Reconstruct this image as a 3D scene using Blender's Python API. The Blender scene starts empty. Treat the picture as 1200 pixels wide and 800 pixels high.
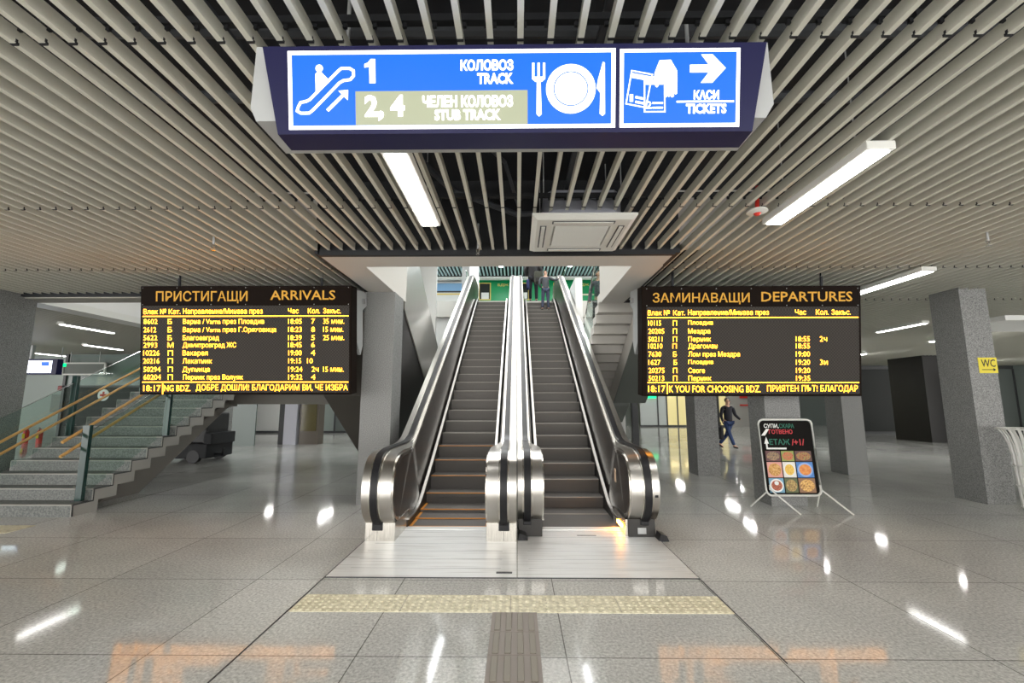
import bpy, bmesh, math, random
from mathutils import Vector, Matrix
random.seed(7)
S = bpy.context.scene
COL = S.collection
PI = math.pi
# ------------------------------------------------------------------ camera, world, exposure
cd = bpy.data.cameras.new('camera'); cam = bpy.data.objects.new('camera', cd); COL.objects.link(cam)
cd.sensor_width = 36; cd.lens = 36 * 520 / 1200; cd.clip_start = .05; cd.clip_end = 200
cam.location = (0, 0, 1.6)
cam.rotation_euler = (math.radians(90 + 7.77), 0, math.radians(.66))
S.camera = cam
S.view_settings.view_transform = 'Standard'; S.view_settings.look = 'None'
S.view_settings.gamma = 1; S.view_settings.use_curve_mapping = False
EXPOSURE = 1.05
S.view_settings.exposure = EXPOSURE
W = bpy.data.worlds.new('world'); S.world = W; W.use_nodes = True
W.node_tree.nodes['Background'].inputs[0].default_value = (1, .98, .95, 1)
W.node_tree.nodes['Background'].inputs[1].default_value = 2.5  # even fill, entering wherever the hall shell is left open
LAMP = 9.0          # ceiling troffers
def area(name, loc, rot, sx, sy, energy, color=(1, 1, 1)):
    l = bpy.data.lights.new(name, 'AREA'); l.shape = 'RECTANGLE'; l.size = sx; l.size_y = sy
    l.energy = energy; l.color = color
    o = bpy.data.objects.new(name, l); COL.objects.link(o); o.location = loc; o.rotation_euler = rot
    return o
# ------------------------------------------------------------------ materials
def mat(name, col, rough=.6, metal=0, emit=None, estr=0, coat=0, spec=None, alpha=None, trans=0, ior=None):
    m = bpy.data.materials.new(name); m.use_nodes = True
    b = m.node_tree.nodes['Principled BSDF']
    b.inputs['Base Color'].default_value = (*col, 1); b.inputs['Roughness'].default_value = rough
    b.inputs['Metallic'].default_value = metal
    if emit: b.inputs['Emission Color'].default_value = (*emit, 1); b.inputs['Emission Strength'].default_value = estr
    if coat: b.inputs['Coat Weight'].default_value = coat
    if spec is not None: b.inputs['Specular IOR Level'].default_value = spec
    if trans: b.inputs['Transmission Weight'].default_value = trans
    if ior: b.inputs['IOR'].default_value = ior
    return m
def nodes(m): return m.node_tree.nodes, m.node_tree.links, m.node_tree.nodes['Principled BSDF']
def coords(m, scale=(1, 1, 1)):
    n, l, b = nodes(m)
    t = n.new('ShaderNodeTexCoord'); g = n.new('ShaderNodeMapping'); g.inputs['Scale'].default_value = scale
    geo = n.new('ShaderNodeNewGeometry'); l.new(geo.outputs['Position'], g.inputs['Vector'])
    return g.outputs['Vector']
def speckle(m, scale, c1, c2, lo=.4, hi=.6, detail=3, stretch=(1, 1, 1), mixwith=None):
    n, l, b = nodes(m)
    v = coords(m, stretch); t = n.new('ShaderNodeTexNoise'); t.inputs['Scale'].default_value = scale
    t.inputs['Detail'].default_value = detail; l.new(v, t.inputs['Vector'])
    r = n.new('ShaderNodeValToRGB'); r.color_ramp.elements[0].position = lo; r.color_ramp.elements[1].position = hi
    r.color_ramp.elements[0].color = (*c1, 1); r.color_ramp.elements[1].color = (*c2, 1)
    l.new(t.outputs['Fac'], r.inputs['Fac']); l.new(r.outputs['Color'], b.inputs['Base Color'])
    return r
M = {}
M['column'] = mat('column_granite', (.2, .2, .2), .55)
speckle(M['column'], 90, (.085, .088, .09), (.31, .31, .30), .33, .64, 5)
M['stair_stone'] = mat('stair_stone', (.2, .2, .2), .5)
speckle(M['stair_stone'], 45, (.10, .108, .103), (.20, .21, .20), .36, .64, 4)
# floor: polished terrazzo slabs with thin joints
m = M['floor'] = mat('polished_floor', (.3, .3, .3), .13, spec=.28)
n, l, b = nodes(m)
v = coords(m)
t1 = n.new('ShaderNodeTexNoise'); t1.inputs['Scale'].default_value = 48; t1.inputs['Detail'].default_value = 6; t1.inputs['Roughness'].default_value = .65; l.new(v, t1.inputs['Vector'])
t2 = n.new('ShaderNodeTexNoise'); t2.inputs['Scale'].default_value = .7; t2.inputs['Detail'].default_value = 3; l.new(v, t2.inputs['Vector'])
r1 = n.new('ShaderNodeValToRGB'); r1.color_ramp.elements[0].position = .3; r1.color_ramp.elements[1].position = .72
r1.color_ramp.elements[0].color = (.36, .36, .345, 1); r1.color_ramp.elements[1].color = (.84, .84, .81, 1); l.new(t1.outputs['Fac'], r1.inputs['Fac'])
r2 = n.new('ShaderNodeValToRGB'); r2.color_ramp.elements[0].position = .3; r2.color_ramp.elements[1].position = .7
r2.color_ramp.elements[0].color = (.85, .85, .85, 1); r2.color_ramp.elements[1].color = (1.1, 1.1, 1.08, 1); l.new(t2.outputs['Fac'], r2.inputs['Fac'])
mx = n.new('ShaderNodeMix'); mx.data_type = 'RGBA'; mx.blend_type = 'MULTIPLY'; mx.inputs[0].default_value = 1
l.new(r1.outputs['Color'], mx.inputs[6]); l.new(r2.outputs['Color'], mx.inputs[7])
mp = n.new('ShaderNodeMapping'); mp.inputs['Location'].default_value = (-.31, -3.052, 0); l.new(v, mp.inputs['Vector'])
br = n.new('ShaderNodeTexBrick'); br.offset = 0; br.inputs['Scale'].default_value = 1; br.inputs['Brick Width'].default_value = 1.34; br.inputs['Row Height'].default_value = 1.22
br.inputs['Mortar Size'].default_value = .004; br.inputs['Mortar Smooth'].default_value = 0
br.inputs['Color1'].default_value = (1, 1, 1, 1); br.inputs['Color2'].default_value = (.9, .9, .9, 1); br.inputs['Mortar'].default_value = (.32, .31, .3, 1)
l.new(mp.outputs['Vector'], br.inputs['Vector'])
mx2 = n.new('ShaderNodeMix'); mx2.data_type = 'RGBA'; mx2.blend_type = 'MULTIPLY'; mx2.inputs[0].default_value = 1
l.new(mx.outputs[2], mx2.inputs[6]); l.new(br.outputs['Color'], mx2.inputs[7]); l.new(mx2.outputs[2], b.inputs['Base Color'])
t3 = n.new('ShaderNodeTexNoise'); t3.inputs['Scale'].default_value = 3; t3.inputs['Detail'].default_value = 5; l.new(v, t3.inputs['Vector'])
mr = n.new('ShaderNodeMapRange'); mr.inputs[3].default_value = .045; mr.inputs[4].default_value = .09; l.new(t3.outputs['Fac'], mr.inputs[0]); l.new(mr.outputs[0], b.inputs['Roughness'])

M['baffle'] = mat('baffle_enamel', (.64, .63, .55), .38)
M['black'] = mat('matt_black', (.012, .013, .016), .7)
M['plenum'] = mat('dark_services', (.018, .02, .026), .85)
M['duct'] = mat('dark_duct', (.05, .055, .065), .6)
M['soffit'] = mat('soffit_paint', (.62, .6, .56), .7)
M['white'] = mat('white_paint', (.78, .78, .76), .6)
M['enamel'] = mat('white_enamel', (.72, .72, .68), .35)
M['steel'] = mat('brushed_stainless', (.62, .59, .54), .22, 1)
speckle(M['steel'], 3, (.50, .475, .43), (.72, .69, .64), .3, .7, 4, (60, 2, 2))
M['deck'] = mat('polished_stainless', (.52, .50, .47), .28, 1)
M['plate'] = mat('ribbed_aluminium', (.72, .72, .70), .36, .25)
speckle(M['plate'], 2.2, (.46, .45, .42), (.86, .87, .86), .22, .48, 6, (.6, 14, 1))
M['darkpanel'] = mat('dark_bronze_panel', (.15, .135, .125), .28, .85)
M['skirt'] = mat('black_skirt', (.03, .028, .026), .4, .3)
M['rubber'] = mat('black_rubber', (.012, .012, .014), .38, spec=.3)
M['step'] = mat('ribbed_step', (.14, .13, .12), .5, .5)
n, l, b = nodes(M['step'])
v = coords(M['step']); wv = n.new('ShaderNodeTexWave'); wv.bands_direction = 'X'; wv.inputs['Scale'].default_value = 28; l.new(v, wv.inputs['Vector'])
rr = n.new('ShaderNodeValToRGB'); rr.color_ramp.elements[0].color = (.075, .07, .065, 1); rr.color_ramp.elements[1].color = (.17, .16, .15, 1); l.new(wv.outputs['Fac'], rr.inputs['Fac']); l.new(rr.outputs['Color'], b.inputs['Base Color'])
M['nose'] = mat('pale_step_edge', (.33, .31, .28), .45, .5)  # paler strip along each escalator nosing
M['yellow'] = mat('yellow_step_edge', (.62, .24, .02), .5)
M['tactile'] = mat('cream_tactile', (.66, .60, .40), .5)
speckle(M['tactile'], 20, (.58, .54, .38), (.82, .77, .58), .35, .6, 3)
M['guide'] = mat('brown_guide_tile', (.29, .25, .22), .5)
M['wood'] = mat('oak_handrail', (.56, .33, .11), .42)
M['blackgloss'] = mat('black_tile_cladding', (.012, .011, .010), .35, spec=.25)
M['navy'] = mat('navy_enamel', (.008, .008, .05), .4, spec=.3)
M['casing'] = mat('grey_sign_casing', (.42, .43, .43), .45)
M['blue'] = mat('lit_blue_panel', (0, .02, .2), .4, emit=(.0, .16, .78), estr=.52)
M['litwhite'] = mat('lit_white_lettering', (.7, .7, .7), .4, emit=(.95, .97, 1), estr=.72)
M['litolive'] = mat('lit_taped_panel', (.2, .21, .15), .5, emit=(.50, .54, .36), estr=.26)
M['led'] = mat('amber_led', (.3, .1, .01), .4, emit=(1, .36, .012), estr=4.4)
M['amberpaint'] = mat('amber_lettering', (.62, .31, .012), .5, emit=(.8, .38, .01), estr=.08)
M['screen'] = mat('led_screen_face', (.06, .052, .045), .7, spec=.15)
n, l, b = nodes(M['screen'])
v = coords(M['screen']); ck = n.new('ShaderNodeTexChecker'); ck.inputs['Scale'].default_value = 45; ck.inputs['Color1'].default_value = (.038, .033, .030, 1); ck.inputs['Color2'].default_value = (.060, .054, .048, 1)
l.new(v, ck.inputs['Vector']); l.new(ck.outputs['Color'], b.inputs['Base Color'])
M['boardblack'] = mat('board_black', (.010, .006, .004), .6, spec=.06)
M['uptube'] = mat('upper_lamp_diffuser', (.9, .9, .9), .5, emit=(.95, .98, 1), estr=12)
M['boosted_tube'] = mat('boosted_rear_diffuser', (.9, .9, .9), .5, emit=(1, 1, .97), estr=62)  # much stronger than the other tubes, to brighten the rear of the hall
M['tube'] = mat('lamp_diffuser', (.9, .9, .9), .5, emit=(1, .985, .95), estr=LAMP)
M['grey'] = mat('grey_plastic', (.35, .36, .36), .6)
M['dark'] = mat('dark_grey', (.05, .052, .055), .5)
M['plaster'] = mat('grey_green_wall', (.27, .31, .29), .6)
M['concrete'] = mat('pale_concrete', (.36, .35, .32), .7)
M['greygreen'] = mat('dull_grey_green', (.17, .185, .17), .55)
M['glassdark'] = mat('dark_glazing', (.03, .033, .031), .4, spec=.1)
M['green'] = mat('green_train_paint', (.0, .30, .10), .3)
M['gold'] = mat('gold_lettering', (.8, .62, .16), .4)
M['bluew'] = mat('blue_train_paint', (.25, .47, .75), .4)
M['red'] = mat('red_enamel', (.6, .03, .02), .4)
M['yel'] = mat('yellow_sign', (.75, .62, .01), .45)
M['chrome'] = mat('chrome', (.8, .8, .8), .12, 1)
M['skin'] = mat('skin', (.62, .36, .25), .6)
M['hair'] = mat('dark_hair', (.02, .014, .01), .7)
M['greyhair'] = mat('short_grey_hair', (.16, .12, .09), .8)
M['jacket'] = mat('black_jacket', (.012, .012, .02), .75)
M['coat'] = mat('dark_coat', (.02, .017, .018), .85)
M['jeans'] = mat('blue_jeans', (.025, .05, .14), .8)
M['trousers'] = mat('slate_trousers', (.07, .08, .13), .85)
M['knit'] = mat('grey_knit', (.085, .09, .10), .9)
M['shoe'] = mat('dark_shoe', (.015, .015, .017), .5)
M['amberlamp'] = mat('amber_signal', (.9, .4, .05), .4, emit=(1, .36, .03), estr=45)
M['greenlit'] = mat('green_exit', (0, .5, .15), .4, emit=(.0, .8, .2), estr=1.3)
M['whitelit'] = mat('lit_screen_white', (.8, .8, .9), .4, emit=(.8, .85, 1), estr=2)
M['warmlit'] = mat('lit_doorway_warm', (.8, .7, .4), .5, emit=(1, .82, .42), estr=1.6)
# thin sheet glass: mostly clear, faint green tint, mirror sheen
m = M['glass'] = bpy.data.materials.new('clear_sheet_glass'); m.use_nodes = True
n, l = m.node_tree.nodes, m.node_tree.links; n.remove(n['Principled BSDF'])
tr = n.new('ShaderNodeBsdfTransparent'); tr.inputs[0].default_value = (.86, .93, .90, 1); gl = n.new('ShaderNodeBsdfGlossy'); gl.inputs['Roughness'].default_value = .03
lw = n.new('ShaderNodeLayerWeight'); lw.inputs[0].default_value = .5; pw = n.new('ShaderNodeMath'); pw.operation = 'POWER'; pw.inputs[1].default_value = 5; l.new(lw.outputs['Facing'], pw.inputs[0])
fr = n.new('ShaderNodeMath'); fr.operation = 'MULTIPLY_ADD'; fr.inputs[1].default_value = .6; fr.inputs[2].default_value = .04; l.new(pw.outputs[0], fr.inputs[0]); ms = n.new('ShaderNodeMixShader')
l.new(fr.outputs[0], ms.inputs[0]); l.new(tr.outputs[0], ms.inputs[1]); l.new(gl.outputs[0], ms.inputs[2]); l.new(ms.outputs[0], n['Material Output'].inputs[0])

# ------------------------------------------------------------------ helpers
def box(bm, x0, x1, y0, y1, z0, z1, bev=0):
    vs = [bm.verts.new((x, y, z)) for x in (x0, x1) for y in (y0, y1) for z in (z0, z1)]
    fs = [bm.faces.new([vs[i] for i in f]) for f in ((0, 1, 3, 2), (4, 6, 7, 5), (0, 4, 5, 1), (2, 3, 7, 6), (0, 2, 6, 4), (1, 5, 7, 3))]
    if bev:
        es = set(e for f in fs for e in f.edges)
        bmesh.ops.bevel(bm, geom=list(es), offset=bev, segments=2, affect='EDGES', profile=.5)
def prism(bm, pts, a0, a1, ax='x'):
    def P(p, a):
        return (a, p[0], p[1]) if ax == 'x' else ((p[0], a, p[1]) if ax == 'y' else (p[0], p[1], a))
    A = [bm.verts.new(P(p, a0)) for p in pts]; B = [bm.verts.new(P(p, a1)) for p in pts]
    k = len(pts)
    bm.faces.new(A); bm.faces.new(B[::-1])
    for i in range(k): bm.faces.new((A[i], B[i], B[(i + 1) % k], A[(i + 1) % k]))
def tube(bm, pts, r, seg=8, cap=True):
    pts = [Vector(p) for p in pts]; rings = []
    for i, p in enumerate(pts):
        d = (pts[min(i + 1, len(pts) - 1)] - pts[max(i - 1, 0)]).normalized()
        u = d.cross(Vector((0, 0, 1)))
        if u.length < .05: u = d.cross(Vector((0, 1, 0)))
        u.normalize(); w = d.cross(u)
        rr_ = r[i] if isinstance(r, (list, tuple)) else r
        rings.append([bm.verts.new(p + (u * math.cos(a) + w * math.sin(a)) * rr_) for a in [2 * PI * k / seg for k in range(seg)]])
    for a, b_ in zip(rings, rings[1:]):
        for k in range(seg): bm.faces.new((a[k], a[(k + 1) % seg], b_[(k + 1) % seg], b_[k]))
    if cap: bm.faces.new(rings[0][::-1]); bm.faces.new(rings[-1])
def ribbon(bm, path, x0, x1, t):
    """a band of thickness t following a (y,z) path, spanning x0..x1"""
    k = len(path); nor = []
    for i in range(k):
        a = Vector(path[max(i - 1, 0)]); c = Vector(path[min(i + 1, k - 1)]); d = (c - a).normalized(); nor.append(Vector((-d.y, d.x)))
    R = []
    for i in range(k):
        p = Vector(path[i]); q = p + nor[i] * t
        a0 = x0(p.x) if callable(x0) else x0; a1 = x1(p.x) if callable(x1) else x1
        R.append([bm.verts.new((a0, p.x, p.y)), bm.verts.new((a1, p.x, p.y)), bm.verts.new((a1, q.x, q.y)), bm.verts.new((a0, q.x, q.y))])
    for a, c in zip(R, R[1:]):
        for j in range(4): bm.faces.new((a[j], a[(j + 1) % 4], c[(j + 1) % 4], c[j]))
    bm.faces.new(R[0][::-1]); bm.faces.new(R[-1])
def wloc(o):
    v = Vector((0, 0, 0))
    while o: v += o.location; o = o.parent
    return v
def obj(name, bm, m, parent=None, smooth=False):
    """link bm (world coordinates) as one mesh object"""
    if parent: bmesh.ops.translate(bm, verts=bm.verts, vec=-wloc(parent))
    bmesh.ops.recalc_face_normals(bm, faces=bm.faces)
    me = bpy.data.meshes.new(name); bm.to_mesh(me); bm.free()
    for x in (m if isinstance(m, list) else [m]): me.materials.append(x)
    if smooth:
        for p in me.polygons: p.use_smooth = True
        try: me.set_sharp_from_angle(angle=math.radians(38))
        except Exception: pass
    o = bpy.data.objects.new(name, me); COL.objects.link(o)
    if parent: o.parent = parent
    return o
def thing(name, label, cat, loc=(0, 0, 0), group=None):
    o = bpy.data.objects.new(name, None); COL.objects.link(o); o.location = loc; o.empty_display_size = .1
    o['label'] = label; o['category'] = cat
    if group: o['group'] = group
    return o
def tag(o, label, cat, group=None):
    o['label'] = label; o['category'] = cat
    if group: o['group'] = group
    return o
def struct(name, bm, m, parent=None):
    o = obj(name, bm, m, parent)
    if not parent: o['kind'] = 'structure'
    return o
def B(*a, **k):
    bm = bmesh.new(); box(bm, *a, **k); return bm
def text_bm(bm, body, rect, T, depth=.002, bold=.0, narrow=None):
    """letters fitted into rect=(u0,u1,v0,v1); T maps (u,v,n)->world"""
    cu = bpy.data.curves.new('t', 'FONT'); cu.body = body; cu.offset = bold; cu.resolution_u = 2; cu.fill_mode = 'FRONT'
    o = bpy.data.objects.new('t', cu); COL.objects.link(o)
    dg = bpy.context.evaluated_depsgraph_get(); me = o.evaluated_get(dg).to_mesh()
    xs = [v.co.x for v in me.vertices]; ys = [v.co.y for v in me.vertices]
    x0, x1, y0, y1 = min(xs), max(xs), min(ys), max(ys)
    u0, u1, v0, v1 = rect
    if u1 is None: u1 = u0 + (x1 - x0) * narrow * (v1 - v0) / .7
    top = []; 
    for v in me.vertices:
        u = u0 + (v.co.x - x0) / (x1 - x0) * (u1 - u0); w = v0 + (v.co.y - y0) / (y1 - y0) * (v1 - v0)
        top.append(bm.verts.new(T(u, w, depth)))
    for p in me.polygons:
        try: bm.faces.new([top[i] for i in p.vertices])
        except ValueError: pass
    o.evaluated_get(dg).to_mesh_clear(); bpy.data.objects.remove(o); bpy.data.curves.remove(cu)
def poly(bm, pts, T, d=.002):
    bm.faces.new([bm.verts.new(T(u, v, d)) for u, v in pts])
def rectp(bm, u0, u1, v0, v1, T, d=.002): poly(bm, [(u0, v0), (u1, v0), (u1, v1), (u0, v1)], T, d)
def slabp(bm, pts, T, d0, d1):
    A = [bm.verts.new(T(u, v, d0)) for u, v in pts]; C = [bm.verts.new(T(u, v, d1)) for u, v in pts]; k = len(pts)
    bm.faces.new(A); bm.faces.new(C[::-1])
    for i in range(k): bm.faces.new((A[i], C[i], C[(i + 1) % k], A[(i + 1) % k]))
def stroke(bm, pts, w, T, d=.002, closed=False):
    """polyline of width w drawn flat"""
    k = len(pts); L = []; R_ = []
    for i in range(k):
        if closed: a, c = Vector(pts[i - 1]), Vector(pts[(i + 1) % k])
        else: a, c = Vector(pts[max(i - 1, 0)]), Vector(pts[min(i + 1, k - 1)])
        p = Vector(pts[i]); d1 = (p - a); d2 = (c - p)
        if d1.length == 0: d1 = d2
        if d2.length == 0: d2 = d1
        d1.normalize(); d2.normalize(); nn = Vector((-(d1 + d2).y, (d1 + d2).x)).normalized()
        cs = max(.4, nn.dot(Vector((-d1.y, d1.x)))); o_ = nn * (w / 2 / cs)
        L.append(bm.verts.new(T(*(p + o_), d))); R_.append(bm.verts.new(T(*(p - o_), d)))
    for i in range(k if closed else k - 1):
        j = (i + 1) % k; bm.faces.new((L[i], L[j], R_[j], R_[i]))
def disc(bm, u, v, r, T, d=.002, seg=28, ry=None):
    poly(bm, [(u + r * math.cos(2 * PI * i / seg), v + (ry or r) * math.sin(2 * PI * i / seg)) for i in range(seg)], T, d)
def ring(bm, u, v, r0, r1, T, d=.002, seg=32):
    A = [bm.verts.new(T(u + r0 * math.cos(2 * PI * i / seg), v + r0 * math.sin(2 * PI * i / seg), d)) for i in range(seg)]
    C = [bm.verts.new(T(u + r1 * math.cos(2 * PI * i / seg), v + r1 * math.sin(2 * PI * i / seg), d)) for i in range(seg)]
    for i in range(seg): j = (i + 1) % seg; bm.faces.new((A[i], A[j], C[j], C[i]))

# ------------------------------------------------------------------ room shell
ZC = 3.48; SL = .59; UP = 5.2
bm = bmesh.new()
box(bm, -26, 26, -6, 5.9, -.3, 0); box(bm, -26, 26, 5.9, 32, -.3, 0)
struct('floor', bm, M['floor'])
struct('floor', B(-12, 12, 15.6, 26, 4.62, UP), M['soffit'])                       # upper hall slab
struct('trim_1', B(-2.48, 1.95, 5.4, 5.82, 3.42, 3.56), M['soffit'])               # soffit round the escalator opening
struct('trim_2', B(-2.48, -2.05, 5.82, 8.0, 3.42, 3.56), M['soffit'])
struct('trim_3', B(1.55, 1.97, 5.82, 8.1, 3.42, 3.56), M['soffit'])
struct('wall_left', B(-2.15, -2.05, 5.72, 8.0, 3.56, 6.2), M['soffit'])
struct('wall_right', B(1.55, 1.65, 5.72, 8.1, 3.56, 6.2), M['soffit'])
struct('wall_front', B(-13, 13, 5.62, 5.7, 3.6, 8.2), M['soffit'])
struct('trim_4', B(-9.3, -2.5, 7.58, 7.95, 3.42, 3.56), M['concrete'])             # soffit round the stair opening
struct('trim_5', B(-9.3, -8.85, 7.95, 13.4, 3.42, 3.56), M['enamel'])
struct('wall_back', B(-9.3, -2.5, 13.4, 13.5, 3.42, 6.5), M['white'])
struct('wall_side', B(-9.3, -9.2, 7.9, 13.4, 3.56, 6.5), M['white'])
struct('ceiling', B(-9.3, -2.2, 7.6, 13.5, 6.5, 6.6), M['white'])
bm = bmesh.new()                                                                   # black upstands closing the slats
box(bm, -2.5, 1.97, 5.34, 5.40, 3.42, 4.4); box(bm, -9.35, -2.48, 7.52, 7.58, 3.44, 4.4); box(bm, -2.54, -2.48, 5.34, 7.58, 3.44, 4.4)
box(bm, 1.97, 2.03, 5.34, 8.15, 3.44, 4.4); box(bm, 1.97, 3.7, 8.1, 8.15, 3.44, 4.4); box(bm, 3.65, 3.7, 8.1, 13.5, 3.44, 4.4); box(bm, -9.36, -9.3, 7.52, 13.5, 3.44, 4.4)
struct('trim_6', bm, M['black'])
# dark ceiling void over the slats
bm = bmesh.new()
box(bm, -26, 26, -6, 5.4, 4.4, 4.5); box(bm, -26, -2.5, 5.4, 7.58, 4.4, 4.5); box(bm, 1.97, 26, 5.4, 8.1, 4.4, 4.5); box(bm, 3.7, 26, 8.1, 32, 4.4, 4.5); box(bm, -26, -9.3, 7.58, 32, 4.4, 4.5)
box(bm, -9.3, 3.7, 17, 32, 3.6, 3.7)
struct('ceiling', bm, M['plenum'])
# slats
def baffles(x0, x1, y0, y1, keep=None):
    bm = bmesh.new(); x = x0
    while x < x1:
        box(bm, x - .010, x + .010, y0, y1, ZC + .006, ZC + .09); box(bm, x - .016, x + .016, y0, y1, ZC, ZC + .006)
        x += .158
    return bm
X0 = .02
def xs_(a): return X0 + math.ceil((a - X0) / .158) * .158
def slat_ceiling(x0, x1, y0, y1):
    o = struct('ceiling', baffles(xs_(x0), x1, y0, y1), M['baffle'])
    bm = bmesh.new(); y = 2.09 - 2.02 * 4
    while y < y1 - .1:
        if y > y0:
            box(bm, x0 + .01, x1 - .01, y - .02, y + .02, ZC + .1, ZC + .14)
            if y < 9:
                x = xs_(x0)
                while x < x1:
                    box(bm, x - .0175, x + .0175, y - .008, y + .008, ZC - .003, ZC + .012); box(bm, x - .0115, x + .0115, y - .006, y + .006, ZC + .012, ZC + .03)
                    box(bm, x - .032, x - .0115, y - .008, y + .008, ZC + .075, ZC + .1)
                    box(bm, x + .0115, x + .032, y - .008, y + .008, ZC + .075, ZC + .1); x += .158
        y += 2.02
    return o, bm
rails = bmesh.new()
def merge(dst, src):
    me = bpy.data.meshes.new('tmp'); src.to_mesh(me); src.free(); dst.from_mesh(me); bpy.data.meshes.remove(me)
for a in ((-26, -2.56, -5.9, 7.5), (-2.53, 2.0, -5.9, 5.32), (2.06, 26, -5.9, 8.08), (3.72, 26, 8.1, 31.9), (-26, -9.4, 7.55, 23.5)):
    o, rb = slat_ceiling(*a); merge(rails, rb)
struct('trim_7', rails, M['black'])
struct('ceiling', B(-9.3, 3.7, 17, 32, 3.5, 3.6), M['white'])
# ducts and pipes in the void
bm = bmesh.new()
box(bm, -4.6, 2.6, 1.55, 1.75, 3.95, 4.15)
for z, y in ((4.1, 2.6), (4.2, 3.4)): tube(bm, [(-9, y, z), (9, y + .2, z)], .05)
for x in (-3.1, -1.7, .5, 2.9): box(bm, x - .02, x + .02, -3, 5.2, 3.72, 3.76)
tube(bm, [(-.55, 2.9, 3.95), (-.3, 3.5, 3.8), (-.12, 4.2, 4.0), (.05, 4.9, 3.75)], .02)
tube(bm, [(-1.2, 3.1, 3.85), (-.7, 4.6, 3.9), (0, 5.0, 3.8), (1, 5.1, 3.9)], .035)
struct('trim_8', bm, M['duct'])
# upper hall
bm = bmesh.new(); x = -13
while x < 13:
    box(bm, x - .035, x + .035, 9, 21.2, 7.76, 7.84); x += .17
struct('ceiling', bm, mat('pale_slats', (.45, .62, .66), .5))
struct('ceiling', B(-13, 13, 18.4, 26, 7.98, 8.08), M['plenum'])   # left open nearer than this so world fill brightens the escalator decks
struct('wall_back', B(-13, 13, 25.9, 26, UP, 12), M['white'])
struct('trim_9', B(-13, 13, 21.2, 21.5, 7.62, 7.72), M['white'])
struct('wall_back', B(-12, 12, 15.9, 16.0, 3.4, 4.62), M['white'])
struct('wall_left', B(-4.5, -1.82, 15.75, 15.9, 0, UP - .02), M['white'])
struct('wall_right', B(1.7, 1.9, 12.6, 15.85, 0, UP + .0), M['white'])
# far walls of the lower hall, cut short to let world fill in at the sides
struct('wall_left', B(-26, -25.9, 14, 32, 0, 4.4), M['plaster'])
struct('wall_right', B(25.9, 26, 19, 32, 0, 4.4), M['plaster'])
bm = bmesh.new(); box(bm, -26, 7.5, 31.9, 32, 0, 3.6); box(bm, 7.5, 26, 31.9, 32, 0, 4.4)
struct('wall_back', bm, M['plaster'])
struct('wall_back', B(-26, -17.2, 17.8, 17.9, 0, 3.5), M['plaster'])
struct('wall_back', B(13.8, 16.2, 29.6, 29.8, 0, 3.48), M['concrete'])
struct('trim_10', B(10.6, 14.5, 9.6, 11.2, 3.36, 3.47), M['white'])

# ------------------------------------------------------------------ escalators
def smooth_path(pts, it=3):
    for _ in range(it):
        q = [pts[0]]
        for a, c in zip(pts, pts[1:]):
            q += [(a[0] * .75 + c[0] * .25, a[1] * .75 + c[1] * .25), (a[0] * .25 + c[0] * .75, a[1] * .25 + c[1] * .75)]
        q.append(pts[-1]); pts = q
    return pts
def zl(y): return SL * y - 3.98
ZT = UP
def deck_path(yn):
    """side outline of the balustrade from the low newel up and over to the top newel"""
    yb = yn
    low = [(yb + .16, .21), (yb + .03, .22), (yb - .15, .40), (yb - .17, .66), (yb - .06, .90), (yb + .16, .975), (yb + .55, .975), (6.75, .975), (7.1, SL * 7.1 - 3.98 + .93 + .02)]
    hi = [(15.3, SL * 15.3 - 3.05), (15.8, ZT + .97), (16.6, ZT + .97), (17.1, ZT + .97), (17.42, ZT + .88), (17.5, ZT + .62), (17.38, ZT + .32), (17.1, ZT + .22)]
    return smooth_path(low, 3), smooth_path(hi, 3)
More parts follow.
